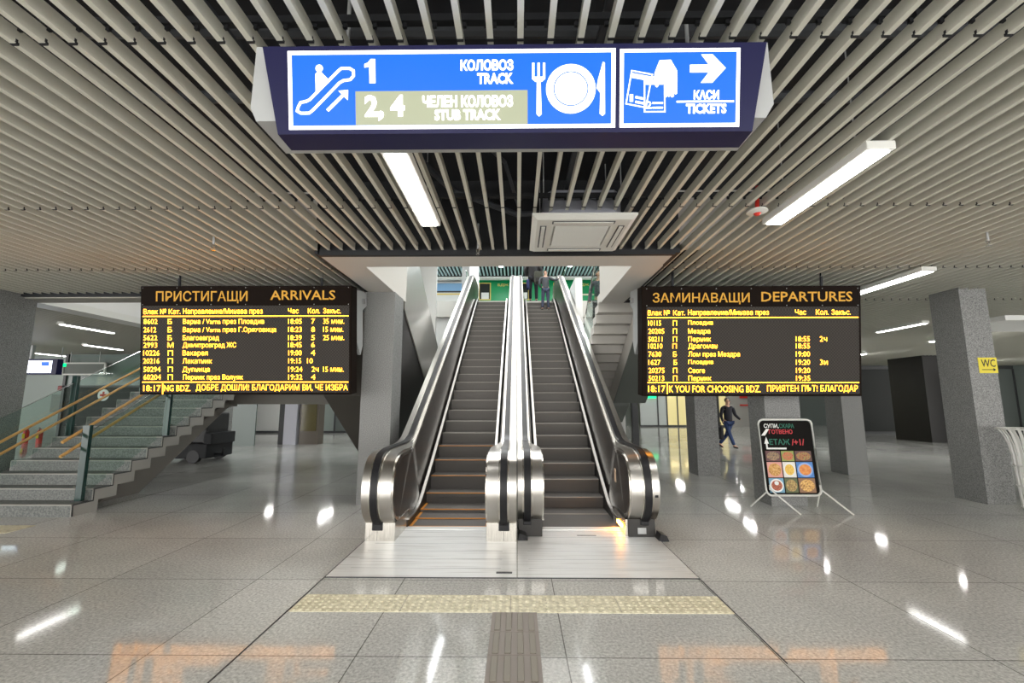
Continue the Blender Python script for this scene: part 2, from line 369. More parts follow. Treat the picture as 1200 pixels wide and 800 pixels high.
def escalator(name, label, s0, s1, o0, o1, yn, base, first, yellow, phase_z):
    T = thing(name, label, 'escalator', ((o0 + o1) / 2, 5.9, 0))
    obj('comb_plate', B(s0 - .01, s1 + .01, 5.86, 5.98, -.02, .012), M['plate'], T)
    bm = bmesh.new(); box(bm, o0, o1, 4.33, 5.9, -.02, .006)
    obj('floor_plate', bm, M['plate'], T)
    bm = bmesh.new()
    for y in (4.55, 4.8, 5.05, 5.3, 5.55, 5.8): box(bm, s0 - .2, s1 + .2, y - .002, y + .002, .005, .0075)
    obj('plate_seam', bm, M['grey'], T)
    obj('comb_plate', B(s0, s1, 15.75, 17.6, ZT - .02, ZT + .008), M['plate'], T)
    # truss with side cladding
    bm = bmesh.new()
    pr = [(yn + .1, -.02), (6.6, -.02), (15.9, ZT - .25), (17.4, ZT - .2), (17.4, ZT - .9), (15.6, ZT - 1.0), (7.3, -.02)]
    prism(bm, [(7.5, .0), (15.6, ZT - .58), (15.6, ZT - 1.15), (8.6, .0)], s0 + .005, s1 - .005)
    obj('truss', bm, M['blackgloss'], T)
    # steps
    k = 0; y, z = first; noses = []
    if phase_z: noses = phase_z[:]
    while z < ZT - .02:
        noses.append((y, z)); y += .3475; z += .205
    noses += [(y + .02, min(z, ZT - .03)), (y + .4, ZT)]
    for i, (yy, zz) in enumerate(noses):
        zz = min(zz, ZT); zp = noses[i - 1][1] if i else 0.0
        ye = noses[i + 1][0] + .02 if i + 1 < len(noses) else yy + .4
        bm = bmesh.new()
        prism(bm, [(yy, zz), (ye, zz), (ye, zz - .04), (yy + .05, min(zz, zp) - .03), (yy + .02, zp - .01), (yy + .004, zz - .05)], s0 + .012, s1 - .012)
        st = obj('step', bm, M['step'], T)
        bm = bmesh.new(); box(bm, s0 + .013, s1 - .013, yy - .004, yy + .012, zz - .008, zz + .002)
        obj('step_edge', bm, M['nose'], st)
        if yellow and i < 6:
            bm = bmesh.new(); box(bm, s0 + .013, s1 - .013, yy - .006, yy + .016, zz - .007, zz + .003)
            if i < 2: box(bm, s0 + .013, s0 + .05, yy + .016, ye - .02, zz, zz + .003)
            obj('edge_marking', bm, M['yellow'], st)
    if yellow:
        y0 = 5.985; bm = bmesh.new()
        y1 = noses[0][0] - .01
        prism(bm, [(5.98, .006), (y1, .006), (y1, -.04), (5.98, -.04)], s0 + .012, s1 - .012); st = obj('step', bm, M['step'], T)
        bm = bmesh.new(); box(bm, s0 + .013, s1 - .013, 5.985, 6.02, .0, .009); box(bm, s0 + .013, s0 + .055, 6.02, y1, 0, .009); box(bm, s1 - .055, s1 - .013, 6.02, y1, 0, .009)
        obj('edge_marking', bm, M['yellow'], st)
    else:
        obj('step', B(s0 + .012, s1 - .012, 5.98, noses[0][0] - .005, -.04, .006), M['step'], T)
    # balustrades
    for side in (0, 1):
        xi = s0 if side == 0 else s1; xo = o0 if side == 0 else o1
        sg = -1 if side == 0 else 1                        # outward direction
        a, c = deck_path(yn)
        top = a + c
        a_, b_ = min(xi, xo), max(xi, xo)
        body = [(p[0], p[1]) for p in top]
        under = [(16.9, ZT - .2), (15.7, ZT - .3), (6.9, -.0), (yn + .22, -.0)]
        bm = bmesh.new()
        ins = .012
        def xe(y, xi=xi, sg=sg):                            # inner edge of the deck: the panel leans outward along the incline
            k_ = max(0, min(1, (y - 6.0) / .9)); k_ = k_ * k_ * (3 - 2 * k_)
            return xi + sg * (.012 + .125 * k_)
        rim = [(p[0] + (.02 if p[0] < 6 else 0), p[1] - .02) for p in body] + under
        VI = [bm.verts.new((xe(p[0]) if i < len(body) else xi + sg * .012, *p)) for i, p in enumerate(rim)]; VO = [bm.verts.new((xo - sg * .012, *p)) for p in rim]
        kk = len(rim)
        for i in range(kk): bm.faces.new((VI[i], VI[(i + 1) % kk], VO[(i + 1) % kk], VO[i]))
        bmesh.ops.triangle_fill(bm, use_beauty=True, edges=[bm.edges.get((VI[i], VI[(i + 1) % kk])) for i in range(kk)]); bmesh.ops.triangle_fill(bm, use_beauty=True, edges=[bm.edges.get((VO[i], VO[(i + 1) % kk])) for i in range(kk)])
        pn = obj('balustrade_panel', bm, M['darkpanel'], T)
        bm = bmesh.new()                                   # panel joints
        bm.free()
        for y in (6.45, 8.2, 9.95, 11.7, 13.45, 15.0):
            z0 = max(0.1, zl(y) + .1); z1 = max(.97, SL * y - 3.05) - .03; x1_ = xe(y) - sg * .004; x0_ = xi + sg * .006
            bm = bmesh.new(); vs = [bm.verts.new(q) for q in ((x0_, y - .004, z0), (x0_, y + .004, z0), (x1_, y + .004, z1), (x1_, y - .004, z1))]; bm.faces.new(vs); obj('panel_joint', bm, M['black'], pn)
        bm = bmesh.new(); ribbon(bm, top, xe, xo, .03)
        obj('deck', bm, M['deck'], T, True)
        bm = bmesh.new()                                   # inner rim trim following the deck
        ribbon(bm, top, lambda y: xe(y) - sg * .016, lambda y: xe(y) + sg * .006, -.04)
        obj('deck_trim', bm, M['steel'], T, True)
        hx = xi + sg * .205 if abs(xo - xi) > .33 else xi + sg * .19
        bm = bmesh.new(); hp = a[5:] + c[:-4]
        ribbon(bm, [(a[2][0] - .02, a[2][1] - .03)] + a[3:] + c, hx - .04, hx + .04, .062)
        me_ = bm; obj('handrail', me_, M['rubber'], T, True)
        # guide channels either side of the rail
        bm = bmesh.new(); ribbon(bm, a[6:] + c[:-6], hx - .06, hx - .042, .042); ribbon(bm, a[6:] + c[:-6], hx + .042, hx + .06, .042)
        obj('handrail_guide', bm, M['steel'], T, True)
        # skirt and its bright edge
        sk = [(5.95, .10)] + smooth_path([(5.95, .10), (6.55, .10), (7.0, zl(7.0) + .17), (8.0, zl(8) + .13), (15.4, zl(15.4) + .13), (15.9, ZT + .13), (16.9, ZT + .13)], 3)[1:]
        bm = bmesh.new()
        lo = [(p[0], max(-.02, p[1] - .42)) for p in sk][::-1]
        xa, xb = sorted((xi - sg * .006, xi + sg * .02))
        prism(bm, sk + lo, xa, xb); obj('skirt', bm, M['skirt'], T)
        bm = bmesh.new(); ribbon(bm, sk, *sorted((xi - sg * .03, xi + sg * .012)), .022)
        obj('skirt_edge', bm, M['deck'], T, True)
        # newel base
        bm = bmesh.new()
        if base == 'steel':
            box(bm, a_, b_, yn, 6.05, 0, .215, .006)
            obj('newel_base', bm, M['steel'], T)
            nb = bmesh.new(); box(nb, hx - .065, hx + .065, yn - .006, yn + .12, .12, .222, .01); obj('handrail_inlet', nb, M['rubber'], T)
            nb = bmesh.new(); box(nb, hx - .0015, hx + .0015, yn - .002, yn, 0.01, .12); obj('base_joint', nb, M['black'], T)
        else:
            box(bm, a_ + .01, b_ - .01, yn + .02, 6.15, 0, .215, .006); obj('newel_base', bm, M['skirt'], T)
            nb = bmesh.new(); box(nb, hx - .05, hx + .05, yn, yn + .1, .14, .235, .01); obj('handrail_inlet', nb, M['rubber'], T)
            if side == 1:
                nb = bmesh.new(); box(nb, (a_ + b_) / 2 - .05, (a_ + b_) / 2 + .05, yn + .015, yn + .02, .04, .11); obj('base_plaque', nb, M['casing'], T)
            else: pass
    return T
EL = escalator('escalator', 'left escalator with orange step edges and stainless newel bases', -1.42, -.36, -1.77, -.008, 5.38, 'steel', (7.10, .209), True, [(6.36, .018), (6.70, .06)])
ER = escalator('escalator', 'right escalator with plain dark steps, black newel bases and a lit amber lamp', .31, 1.32, .004, 1.66, 5.56, 'black', (7.03, .167), False, [(6.66, .010)])
bm = bmesh.new(); box(bm, -1.781, -1.774, 2.2, 5.9, -.004, .0065); box(bm, 1.661, 1.666, 3.0, 5.9, -.004, .0065); box(bm, -1.77, 1.66, 4.316, 4.328, -.004, .0065)
struct('trim_11', bm, M['dark'])
# amber signal lamp on the right escalator's inner skirt
o = obj('signal_lamp', B(1.285, 1.314, 5.78, 6.02, .06, .105, .01), M['amberlamp'], ER)
obj('lamp_housing', B(1.30, 1.325, 5.6, 6.3, .0, .20), M['steel'], ER)
obj('warning_sticker', B(1.305, 1.309, 6.08, 6.17, .55, .72), mat('sticker', (.75, .55, .4), .6), ER)
obj('grille_slot', B(.72, .95, 5.62, 5.635, .006, .009), M['black'], ER)
obj('maker_plate', B(-.20, -.05, 4.42, 4.46, .006, .009), M['dark'], EL)
obj('plaque', B(1.60, 1.64, 5.37, 5.38, .5, .6), M['black'], ER)
for x, lb in ((.065, 'black rubber floor stop beside the central newels'), (1.70, 'black rubber floor stop by the right corner of the escalator plate')):
    bm = bmesh.new(); prism(bm, [(x - .06, .0), (x + .06, .0), (x + .035, .06), (x - .035, .085)], 5.42, 5.58, 'y')
    tag(obj('floor_stop', bm, M['rubber']), lb, 'floor stop')

# ------------------------------------------------------------------ tactile paving
bm = bmesh.new(); box(bm, -1.765, 1.655, 3.65, 3.955, -.01, .004)
tp = obj('tactile_strip', bm, M['tactile']); tag(tp, 'cream studded tactile strip across the floor before the escalators', 'tactile paving')
bm = bmesh.new()
nx = 64; ny = 6
for i in range(nx):
    for j in range(ny):
        cx = -1.765 + 3.42 * (i + .5) / nx; cy = 3.65 + .305 * (j + .5) / ny
        vs0 = [bm.verts.new((cx + .018 * math.cos(a), cy + .018 * math.sin(a), .004)) for a in [k * PI / 4 for k in range(8)]]
        vs1 = [bm.verts.new((cx + .011 * math.cos(a), cy + .011 * math.sin(a), .010)) for a in [k * PI / 4 for k in range(8)]]
        bm.faces.new(vs1)
        for k in range(8): bm.faces.new((vs0[k], vs0[(k + 1) % 8], vs1[(k + 1) % 8], vs1[k]))
st = obj('studs', bm, M['tactile'], tp); st['kind'] = 'stuff'
bm = bmesh.new()
for i in range(1, 12): box(bm, -1.765 + 3.42 * i / 12 - .0015, -1.765 + 3.42 * i / 12 + .0015, 3.65, 3.955, .004, .0045)
obj('tile_joint', bm, M['guide'], tp)
y = 3.65; k = 0
pos = ['first', 'second', 'third', 'fourth', 'fifth', 'sixth', 'seventh']
while y > 2.2:
    t = thing('guide_tile', '%s ribbed brown guide tile counted out from the cream strip' % pos[k], 'tile', (-.022, y - .145, 0), 'brown guide tiles on the floor')
    obj('tile', B(-.192, .148, y - .288, y, -.01, .004), M['guide'], t)
    for i in range(4):
        cx = -.022 + (i - 1.5) * .082
        bm = bmesh.new(); box(bm, cx - .021, cx + .021, y - .275, y - .013, .004, .009, .004); obj('rib', bm, mat('olive_rib', (.27, .245, .20), .5) if k == 0 and i == 0 else bpy.data.materials['olive_rib'], t)
    y -= .2905; k += 1
bm = bmesh.new(); box(bm, -8.3, -6.3, 5.65, 6.0, -.01, .004)
tag(obj('tactile_strip', bm, M['tactile']), 'cream tactile strip at the foot of the left staircase', 'tactile paving')

# ------------------------------------------------------------------ columns
def column(x0, x1, y0, y1, z1, label):
    t = thing('column', label, 'column', ((x0 + x1) / 2, (y0 + y1) / 2, 0))
    obj('shaft', B(x0, x1, y0, y1, 0, z1, .004), M['column'], t)
    return t
column(-2.53, -2.03, 7.2, 7.75, 3.42, 'grey granite column beside the left escalator')
column(-9.5, -8.72, 7.2, 7.8, ZC + .1, 'dark grey granite column at the far left edge by the staircase')
cR = column(7.42, 7.87, 7.36, 7.9, ZC + .1, 'grey granite column carrying the yellow WC sign')
column(7.32, 7.78, 10.2, 10.75, ZC + .1, 'grey granite column behind the right edge of the departures board')
column(3.96, 4.46, 10.06, 10.6, ZC + .1, 'grey granite column in front of the far glass doors')
column(3.95, 4.51, 7.21, 7.72, ZC + .1, 'grey granite column right behind the food menu stand')
column(-9.6, -9.05, 13.6, 14.2, ZC + .1, 'pale grey column behind the top of the left staircase')
t = thing('column', 'white and dark clad column seen under the stair landing', 'column', (-8.55, 17.3, 0))
obj('shaft', B(-8.9, -8.42, 17.1, 17.6, 0, 3.48), mat('lavender_paint', (.55, .55, .62), .5), t)
obj('side_panel', B(-9.15, -8.9, 17.2, 17.6, 0, 3.48), M['dark'], t)
t = thing('pillar', 'large black clad square pillar at the right rear', 'pillar', (17.2, 19, 0))
obj('shaft', B(16.5, 18.3, 18.2, 19.9, 0, ZC + .1), M['blackgloss'], t)
# WC sign
sg = thing('wc_sign', 'yellow WC sign with arrow on the granite column', 'sign', (7.73, 7.355, 2.2))
Tq = lambda u, v, n: (7.575 + u, 7.353 - n, 2.07 + v)
bm = bmesh.new(); slabp(bm, [(0, 0), (.30, 0), (.30, .255), (0, .255)], Tq, -.007, 0); obj('sign_plate', bm, M['yel'], sg)
bm = bmesh.new(); text_bm(bm, 'WC', (.04, .27, .10, .225), Tq, .002, .01); rectp(bm, .04, .235, .05, .062, Tq); poly(bm, [(.225, .03), (.27, .056), (.225, .082)], Tq); obj('lettering', bm, M['black'], sg)

# ------------------------------------------------------------------ ceiling lamps
def lamp(x, y0, label, L=1.33, z=3.405, w=.15, dm='tube'):
    t = thing('ceiling_lamp', label, 'lamp', (x, y0 + L / 2, z), 'linear ceiling lamps')
    obj('housing', B(x - w / 2 - .03, x + w / 2 + .03, y0 - .03, y0 + L + .03, z + .01, z + .075, .006), M['enamel'], t)
    obj('diffuser', B(x - w / 2, x + w / 2, y0, y0 + L, z, z + .012), M[dm], t)
    bm = bmesh.new()
    for yy in (y0 + .2, y0 + L - .2): tube(bm, [(x, yy, z + .07), (x, yy, 4.4)], .006, 5)
    obj('suspension_rod', bm, M['casing'], t)
known = {(-.9, 3.05): 'linear ceiling lamp left of the air conditioner', (2.64, 3.05): 'linear ceiling lamp right of the hanging blue sign',
         (5.76, 6.1): 'linear ceiling lamp just above the departures board corner', (9.5, 10.3): 'linear ceiling lamp left of the column with the WC sign',
         (-10.75, 10.2): 'upper linear lamp over the left staircase', (-13.9, 14.0): 'second linear lamp over the left staircase', (-18.1, 16.3): 'faint far linear lamp over the left staircase',
         (12.6, 12.2): 'linear ceiling lamp right of the column with the WC sign', (9.5, 14.5): 'far ceiling lamp left of the black pillar', (-14.1, 10.2): 'linear lamp high beside the left column'}
for (x, y), lb in known.items(): lamp(x, y, lb, w=.11 if y > 9 else .15, dm='boosted_tube' if y > 12 and x > 0 else 'tube')
# further rows of the same lamps around the hall, out of the picture
for x in (-11.5, -8.0, -4.5, -.9, 2.64, 6.2, 9.7, 13.2):
    for y in (-4.5, -1.0): lamp(x, y, 'linear ceiling lamp behind the viewpoint')
for x, y in ((-6.6, 2.6), (-10.5, 3.0), (8.6, 3.0), (12.6, 4.2), (6.0, 13.5), (13, 17), (6, 20), (11, 24), (18, 24), (-12, 20), (-20, 12), (19, 12)): pass
for x, y in ((13.3, 17), (10.5, 22), (18.5, 24.5), (13.2, 27), (7.2, 26), (9.6, 18.4), (21, 20), (17, 13), (22, 15.5), (10, 27.6), (22.5, 27)): lamp(x, y, 'distant linear lamp added to brighten the right rear of the hall', w=.06, dm='boosted_tube')  # extra lamps put in to lift the dim rear floor and ceiling
# lamp above the stair opening, and lamps added to brighten the upper hall
def uplamp(x, y0, z, L, label):
    t = thing('ceiling_lamp', label, 'lamp', (x, y0, z))
    obj('housing', B(x - .13, x + .13, y0, y0 + L, z + .01, z + .08), M['enamel'], t); obj('diffuser', B(x - .09, x + .09, y0 + .03, y0 + L - .03, z, z + .012), M['uptube'], t)
uplamp(-3.0, 14, 7.66, 5, 'added upper hall lamp over the left stair opening'); uplamp(-.72, 14, 7.66, 5.5, 'added upper hall lamp over the left escalator'); uplamp(2.4, 14, 7.66, 5.5, 'added upper hall lamp over the right escalator')
uplamp(-6, 9, 6.4, 2.5, 'lamp inside the left stair opening')
for x, y in ((-6, 19), (-1.5, 20), (-5, 22), (1, 21), (-8.6, 20), (-11.5, 21)): lamp(x, y, 'linear lamp in the rear passage behind the stairs', w=.06, dm='boosted_tube')

# ------------------------------------------------------------------ ceiling air conditioner
ac = thing('air_conditioner', 'white ceiling cassette air conditioner with square grille', 'air conditioner', (.68, 4.55, 3.36))
x0, x1, y0, y1 = .15, 1.17, 4.08, 5.1
bm = bmesh.new()
z = 3.36
o_ = [(x0, y0), (x1, y0), (x1, y1), (x0, y1)]; i_ = [(x0 + .05, y0 + .05), (x1 - .05, y0 + .05), (x1 - .05, y1 - .05), (x0 + .05, y1 - .05)]
Vo = [bm.verts.new((*p, z + .05)) for p in o_]; Vm = [bm.verts.new((*p, z + .03)) for p in o_]; Vi = [bm.verts.new((*p, z)) for p in i_]
g = [(x0 + .22, y0 + .22), (x1 - .22, y0 + .22), (x1 - .22, y1 - .22), (x0 + .22, y1 - .22)]; Vg = [bm.verts.new((*p, z)) for p in g]
bm.faces.new(Vo)
for i in range(4):
    j = (i + 1) % 4; bm.faces.new((Vo[i], Vo[j], Vm[j], Vm[i])); bm.faces.new((Vm[i], Vm[j], Vi[j], Vi[i])); bm.faces.new((Vi[i], Vi[j], Vg[j], Vg[i]))
Vu = [bm.verts.new((*p, z + .03)) for p in g]
for i in range(4): j = (i + 1) % 4; bm.faces.new((Vg[i], Vg[j], Vu[j], Vu[i]))
bm.faces.new(Vu); obj('panel', bm, M['enamel'], ac)
bm = bmesh.new()
gx0, gx1, gy0, gy1 = x0 + .24, x1 - .24, y0 + .24, y1 - .24
for i in range(27):
    y = gy0 + (gy1 - gy0) * i / 26; box(bm, gx0, gx1, y - .004, y + .004, z - .004, z + .012)
for i in range(22):
    x = gx0 + (gx1 - gx0) * i / 21; box(bm, x - .003, x + .003, gy0, gy1, z, z + .01)
ig = obj('intake_grille', bm, M['enamel'], ac)
obj('filter', B(gx0, gx1, gy0, gy1, z + .013, z + .016), mat('backing_grey', (.14, .135, .12), .8), ig)  # dark sheet behind the grille bars for contrast
for i, (a, c, d, e) in enumerate(((x0 + .2, x1 - .2, y0 + .085, y0 + .15), (x0 + .2, x1 - .2, y1 - .15, y1 - .085), (x0 + .085, x0 + .15, y0 + .2, y1 - .2), (x1 - .15, x1 - .085, y0 + .2, y1 - .2))):
    bm = bmesh.new(); box(bm, a, c, d, e, z - .004, z + .004); sl = obj('outlet_slot', bm, M['dark'], ac)
    bm = bmesh.new(); m_ = .014; box(bm, a + m_, c - m_, d + m_, e - m_ * 1.2, z - .012, z - .002, .003); obj('louvre', bm, M['enamel'], sl)
bm = bmesh.new()
prism(bm, [(x0 + .12, y0 + .2), (x0 + .2, y0 + .1), (x1 - .2, y0 + .1), (x1 - .12, y0 + .2), (x1 - .12, y1 - .2), (x1 - .2, y1 - .1), (x0 + .2, y1 - .1), (x0 + .12, y1 - .2)], z + .05, z + .33, 'z')
obj('body', bm, mat('galvanised_casing', (.32, .33, .38), .5, .3), ac)
bm = bmesh.new()
for x in (x0 + .12, x1 - .12):
    for y in (y0 + .15, y1 - .15): tube(bm, [(x, y, z + .3), (x, y, 4.4)], .006, 5)
obj('hanger_rod', bm, M['casing'], ac)

# smoke detector, sprinklers
def sprinkler(x, y, label):
    t = thing('sprinkler', label, 'sprinkler', (x, y, 3.48), 'sprinkler heads')
    bm = bmesh.new(); tube(bm, [(x, y, 3.75), (x, y, 3.42)], .012); obj('drop_pipe', bm, M['casing'], t)
    bm = bmesh.new(); tube(bm, [(x, y, 3.43), (x, y, 3.425), (x, y, 3.385), (x, y, 3.38)], [.012, .022, .022, .008], 10); tube(bm, [(x, y, 3.36), (x, y, 3.355)], .026, 10); tube(bm, [(x, y, 3.38), (x, y, 3.355)], .004, 5); obj('head', bm, M['chrome'], t)
sprinkler(-.47, 5.15, 'sprinkler head hanging before the escalator opening'); sprinkler(-3.55, 4.95, 'sprinkler head over the arrivals board'); sprinkler(5.35, 4.9, 'small sprinkler head over the departures board')
t = thing('smoke_detector', 'round white detector plate in the ceiling slats', 'detector', (2.33, 4.12, 3.4))
bm = bmesh.new(); tube(bm, [(2.33, 4.12, 3.44), (2.33, 4.12, 3.425), (2.33, 4.12, 3.41)], [.09, .095, .05], 20); obj('plate', bm, M['enamel'], t)
bm = bmesh.new(); tube(bm, [(2.33, 4.12, 3.41), (2.33, 4.12, 3.39)], [.035, .02], 14); tube(bm, [(2.33, 4.12, 3.44), (2.37, 4.15, 3.7)], .02, 8); obj('sensor', bm, M['red'], t)

# ------------------------------------------------------------------ big blue hanging sign
sn = thing('wayfinding_sign', 'large lit blue hanging sign with track, food and ticket pictograms', 'sign', (0, 2.1, 3.1))
PH = math.radians(10); SU, SV = .00428, .0042
def TS(x, y, n):                                  # sign artwork units -> place on the tilted face
    u = (x - 601) * SU - .022; v = (106 - y) * SV
    return (u, 2.045 - v * math.sin(PH) - n * math.cos(PH), 3.16 + v * math.cos(PH) - n * math.sin(PH))
bm = bmesh.new()                                  # housing: tapering box
f = [(306, 53), (898, 53), (883, 157), (322, 157)]; FA = [bm.verts.new(TS(*p, 0)) for p in f]
bk = [(306, 53), (898, 53), (883, 157), (322, 157)]; FB = [bm.verts.new((TS(*p, 0)[0], 2.22, TS(*p, 0)[2] - (.0 if p[1] < 100 else .004))) for p in bk]
bm.faces.new(FA); bm.faces.new(FB[::-1])
for i in range(4): bm.faces.new((FA[i], FB[i], FB[(i + 1) % 4], FA[(i + 1) % 4]))
obj('housing', bm, M['navy'], sn)
bm = bmesh.new()
prism(bm, [(-1.40, 2.93), (-1.335, 2.99), (-1.335, 3.44), (-1.40, 3.44)], 2.2, 2.62, 'y') if False else None
prism(bm, [(-1.375, 3.46), (1.31, 3.46), (1.315, 3.11), (1.27, 3.035), (-1.345, 3.035), (-1.38, 3.11)], 2.10, 2.4, 'y')
obj('casing', bm, M['casing'], sn)
bm = bmesh.new(); rectp(bm, 336, 722, 152, 59, TS, .004); 
pa = obj('track_panel', bm, M['litwhite'], sn)
bm = bmesh.new(); rectp(bm, 341, 717, 147.5, 64, TS, .006); pblue = obj('blue_field', bm, M['blue'], pa)
bm = bmesh.new(); rectp(bm, 416, 619, 147.5, 107.5, TS, .008); obj('taped_field', bm, M['litolive'], pa)
bm = bmesh.new(); rectp(bm, 727, 867, 152, 60, TS, .004); pb = obj('ticket_panel', bm, M['litwhite'], sn)
bm = bmesh.new(); rectp(bm, 731.5, 862.5, 147.5, 64.5, TS, .006); obj('blue_field', bm, M['blue'], pb)
D = .010
def T1(x, y, n): return TS(x, y, n)
# escalator pictogram
def cr(x, y): return (290 + x / 3.6364, 40 + y / 3.6364)
def cr2(x, y): return (600 + x / 3.6364, 40 + y / 3.6364)
bm = bmesh.new()
path = [cr(*p) for p in ((212, 310), (222, 292), (245, 288), (262, 280), (385, 160), (400, 148), (435, 148), (452, 158), (452, 180), (438, 196), (408, 200), (390, 210), (275, 325), (258, 338), (222, 338), (206, 328))]
stroke(bm, path, 3.4, TS, D, True)
disc(bm, *cr(305, 147), 4.4, TS, D)
poly(bm, [cr(*p) for p in ((288, 170), (296, 163), (314, 163), (322, 172), (345, 195), (288, 250))], TS, D)
stroke(bm, [cr(337, 328), cr(412, 256)], 4, TS, D); poly(bm, [cr(*p) for p in ((385, 243), (428, 240), (426, 284), (413, 272), (400, 258))], TS, D)
obj('escalator_pictogram', bm, M['litwhite'], pa)
bm = bmesh.new()
poly(bm, [cr(*p) for p in ((520, 212), (520, 142), (499, 146), (499, 130), (514, 124), (526, 109), (546, 109), (546, 212))], TS, D)
FN = [('2, 4', (497, 670, 262, 375)), ('КОЛОВОЗ', (910, 1136, 115, 163)), ('TRACK', (981, 1136, 172, 220)), ('ЧЕЛЕН КОЛОВОЗ', (746, 1134, 266, 318)), ('STUB TRACK', (797, 1082, 326, 374))]
for s_, (a, c, d, e) in FN:
    u0, v1 = cr(a, d); u1, v0 = cr(c, e); text_bm(bm, s_, (u0, u1, v0, v1), TS, D, .045)
    obj('lettering', bm, M['litwhite'], pa); bm = bmesh.new()
bm.free()
# plate, fork, knife
bm = bmesh.new(); c_ = cr2(253, 243)
disc(bm, *c_, 29, TS, D, 40); obj('plate_pictogram', bm, M['litwhite'], pa)
bm = bmesh.new(); ring(bm, *c_, 19.2, 20.4, TS, D + .002); obj('plate_rim_line', bm, M['blue'], pa)
bm = bmesh.new()
for x in (93, 116, 139): rectp(bm, *[cr2(x - 5, 0)[0], cr2(x + 5, 0)[0]], cr2(0, 200)[1], cr2(0, 131)[1], TS, D)
poly(bm, [cr2(*p) for p in ((88, 190), (144, 190), (144, 200), (130, 212), (102, 212), (88, 200))], TS, D)
poly(bm, [cr2(*p) for p in ((108, 205), (124, 205), (129, 350), (118, 360), (107, 350))], TS, D)
obj('fork_pictogram', bm, M['litwhite'], pa); bm = bmesh.new()
poly(bm, [cr2(*p) for p in ((388, 130), (397, 132), (399, 350), (388, 360), (376, 350), (378, 262), (362, 240), (368, 205))], TS, D)
obj('knife_pictogram', bm, M['litwhite'], pa)
# tickets and arrow
bm = bmesh.new()
stroke(bm, [cr2(*p) for p in ((511, 168), (598, 185), (572, 325), (488, 308))], 1.6, TS, D, True)
poly(bm, [cr2(*p) for p in ((513, 178), (590, 193), (586, 212), (510, 198))], TS, D)
for yy in (275, 295): poly(bm, [cr2(*p) for p in ((528, yy), (565, yy + 8), (563, yy + 17), (526, yy + 10))], TS, D)
stroke(bm, [cr2(*p) for p in ((565, 197), (650, 197), (653, 343), (567, 343))], 1.6, TS, D, True)
rectp(bm, cr2(570, 0)[0], cr2(645, 0)[0], cr2(0, 228)[1], cr2(0, 205)[1], TS, D)
for yy in (302, 322): rectp(bm, cr2(600, 0)[0], cr2(645, 0)[0], cr2(0, yy + 8)[1], cr2(0, yy)[1], TS, D)
for s_, (a, c, d, e) in (('1', (503, 518, 268, 300)), ('2', (572, 598, 298, 330))):
    u0, v1 = cr2(a, d); u1, v0 = cr2(c, e); text_bm(bm, s_, (u0, u1, v0, v1), TS, D, .02)
obj('ticket_pictogram', bm, M['litwhite'], pb)
bm = bmesh.new()
poly(bm, [cr2(*p) for p in ((628, 126), (676, 124), (682, 136), (702, 170), (703, 215), (650, 230), (628, 205), (606, 205), (607, 180), (620, 145))], TS, D + .002)
poly(bm, [cr2(*p) for p in ((607, 195), (628, 200), (624, 235), (618, 241), (611, 236))], TS, D + .002)
for (xa_, xb_, yb_) in ((649, 662, 284), (663, 674, 282), (675, 690, 284), (691, 703, 272)):
    poly(bm, [cr2(*p) for p in ((xa_, 205), (xb_, 205), (xb_, yb_ - 5), ((xa_ + xb_) / 2, yb_), (xa_ + 1, yb_ - 5))], TS, D + .002)
obj('hand_pictogram', bm, M['litwhite'], pb)
bm = bmesh.new()
poly(bm, [cr2(*p) for p in ((757, 145), (836, 145), (803, 102), (852, 102), (908, 160), (852, 222), (803, 222), (836, 178), (757, 178))], TS, D)
rectp(bm, cr2(702, 0)[0], cr2(945, 0)[0], cr2(0, 305)[1], cr2(0, 297)[1], TS, D)
obj('arrow_pictogram', bm, M['litwhite'], pb)
bm = bmesh.new()
for s_, (a, c, d, e) in (('КАСИ', (774, 882, 252, 293)), ('TICKETS', (742, 914, 310, 353))):
    u0, v1 = cr2(a, d); u1, v0 = cr2(c, e); text_bm(bm, s_, (u0, u1, v0, v1), TS, D, .045)
    obj('lettering', bm, M['litwhite'], pb); bm = bmesh.new()
bm.free()
for x in (-1.0, 1.0):
    bm = bmesh.new(); tube(bm, [(x, 2.35, 3.44), (x, 2.35, 4.4)], .012); obj('suspension_rod', bm, M['casing'], sn)

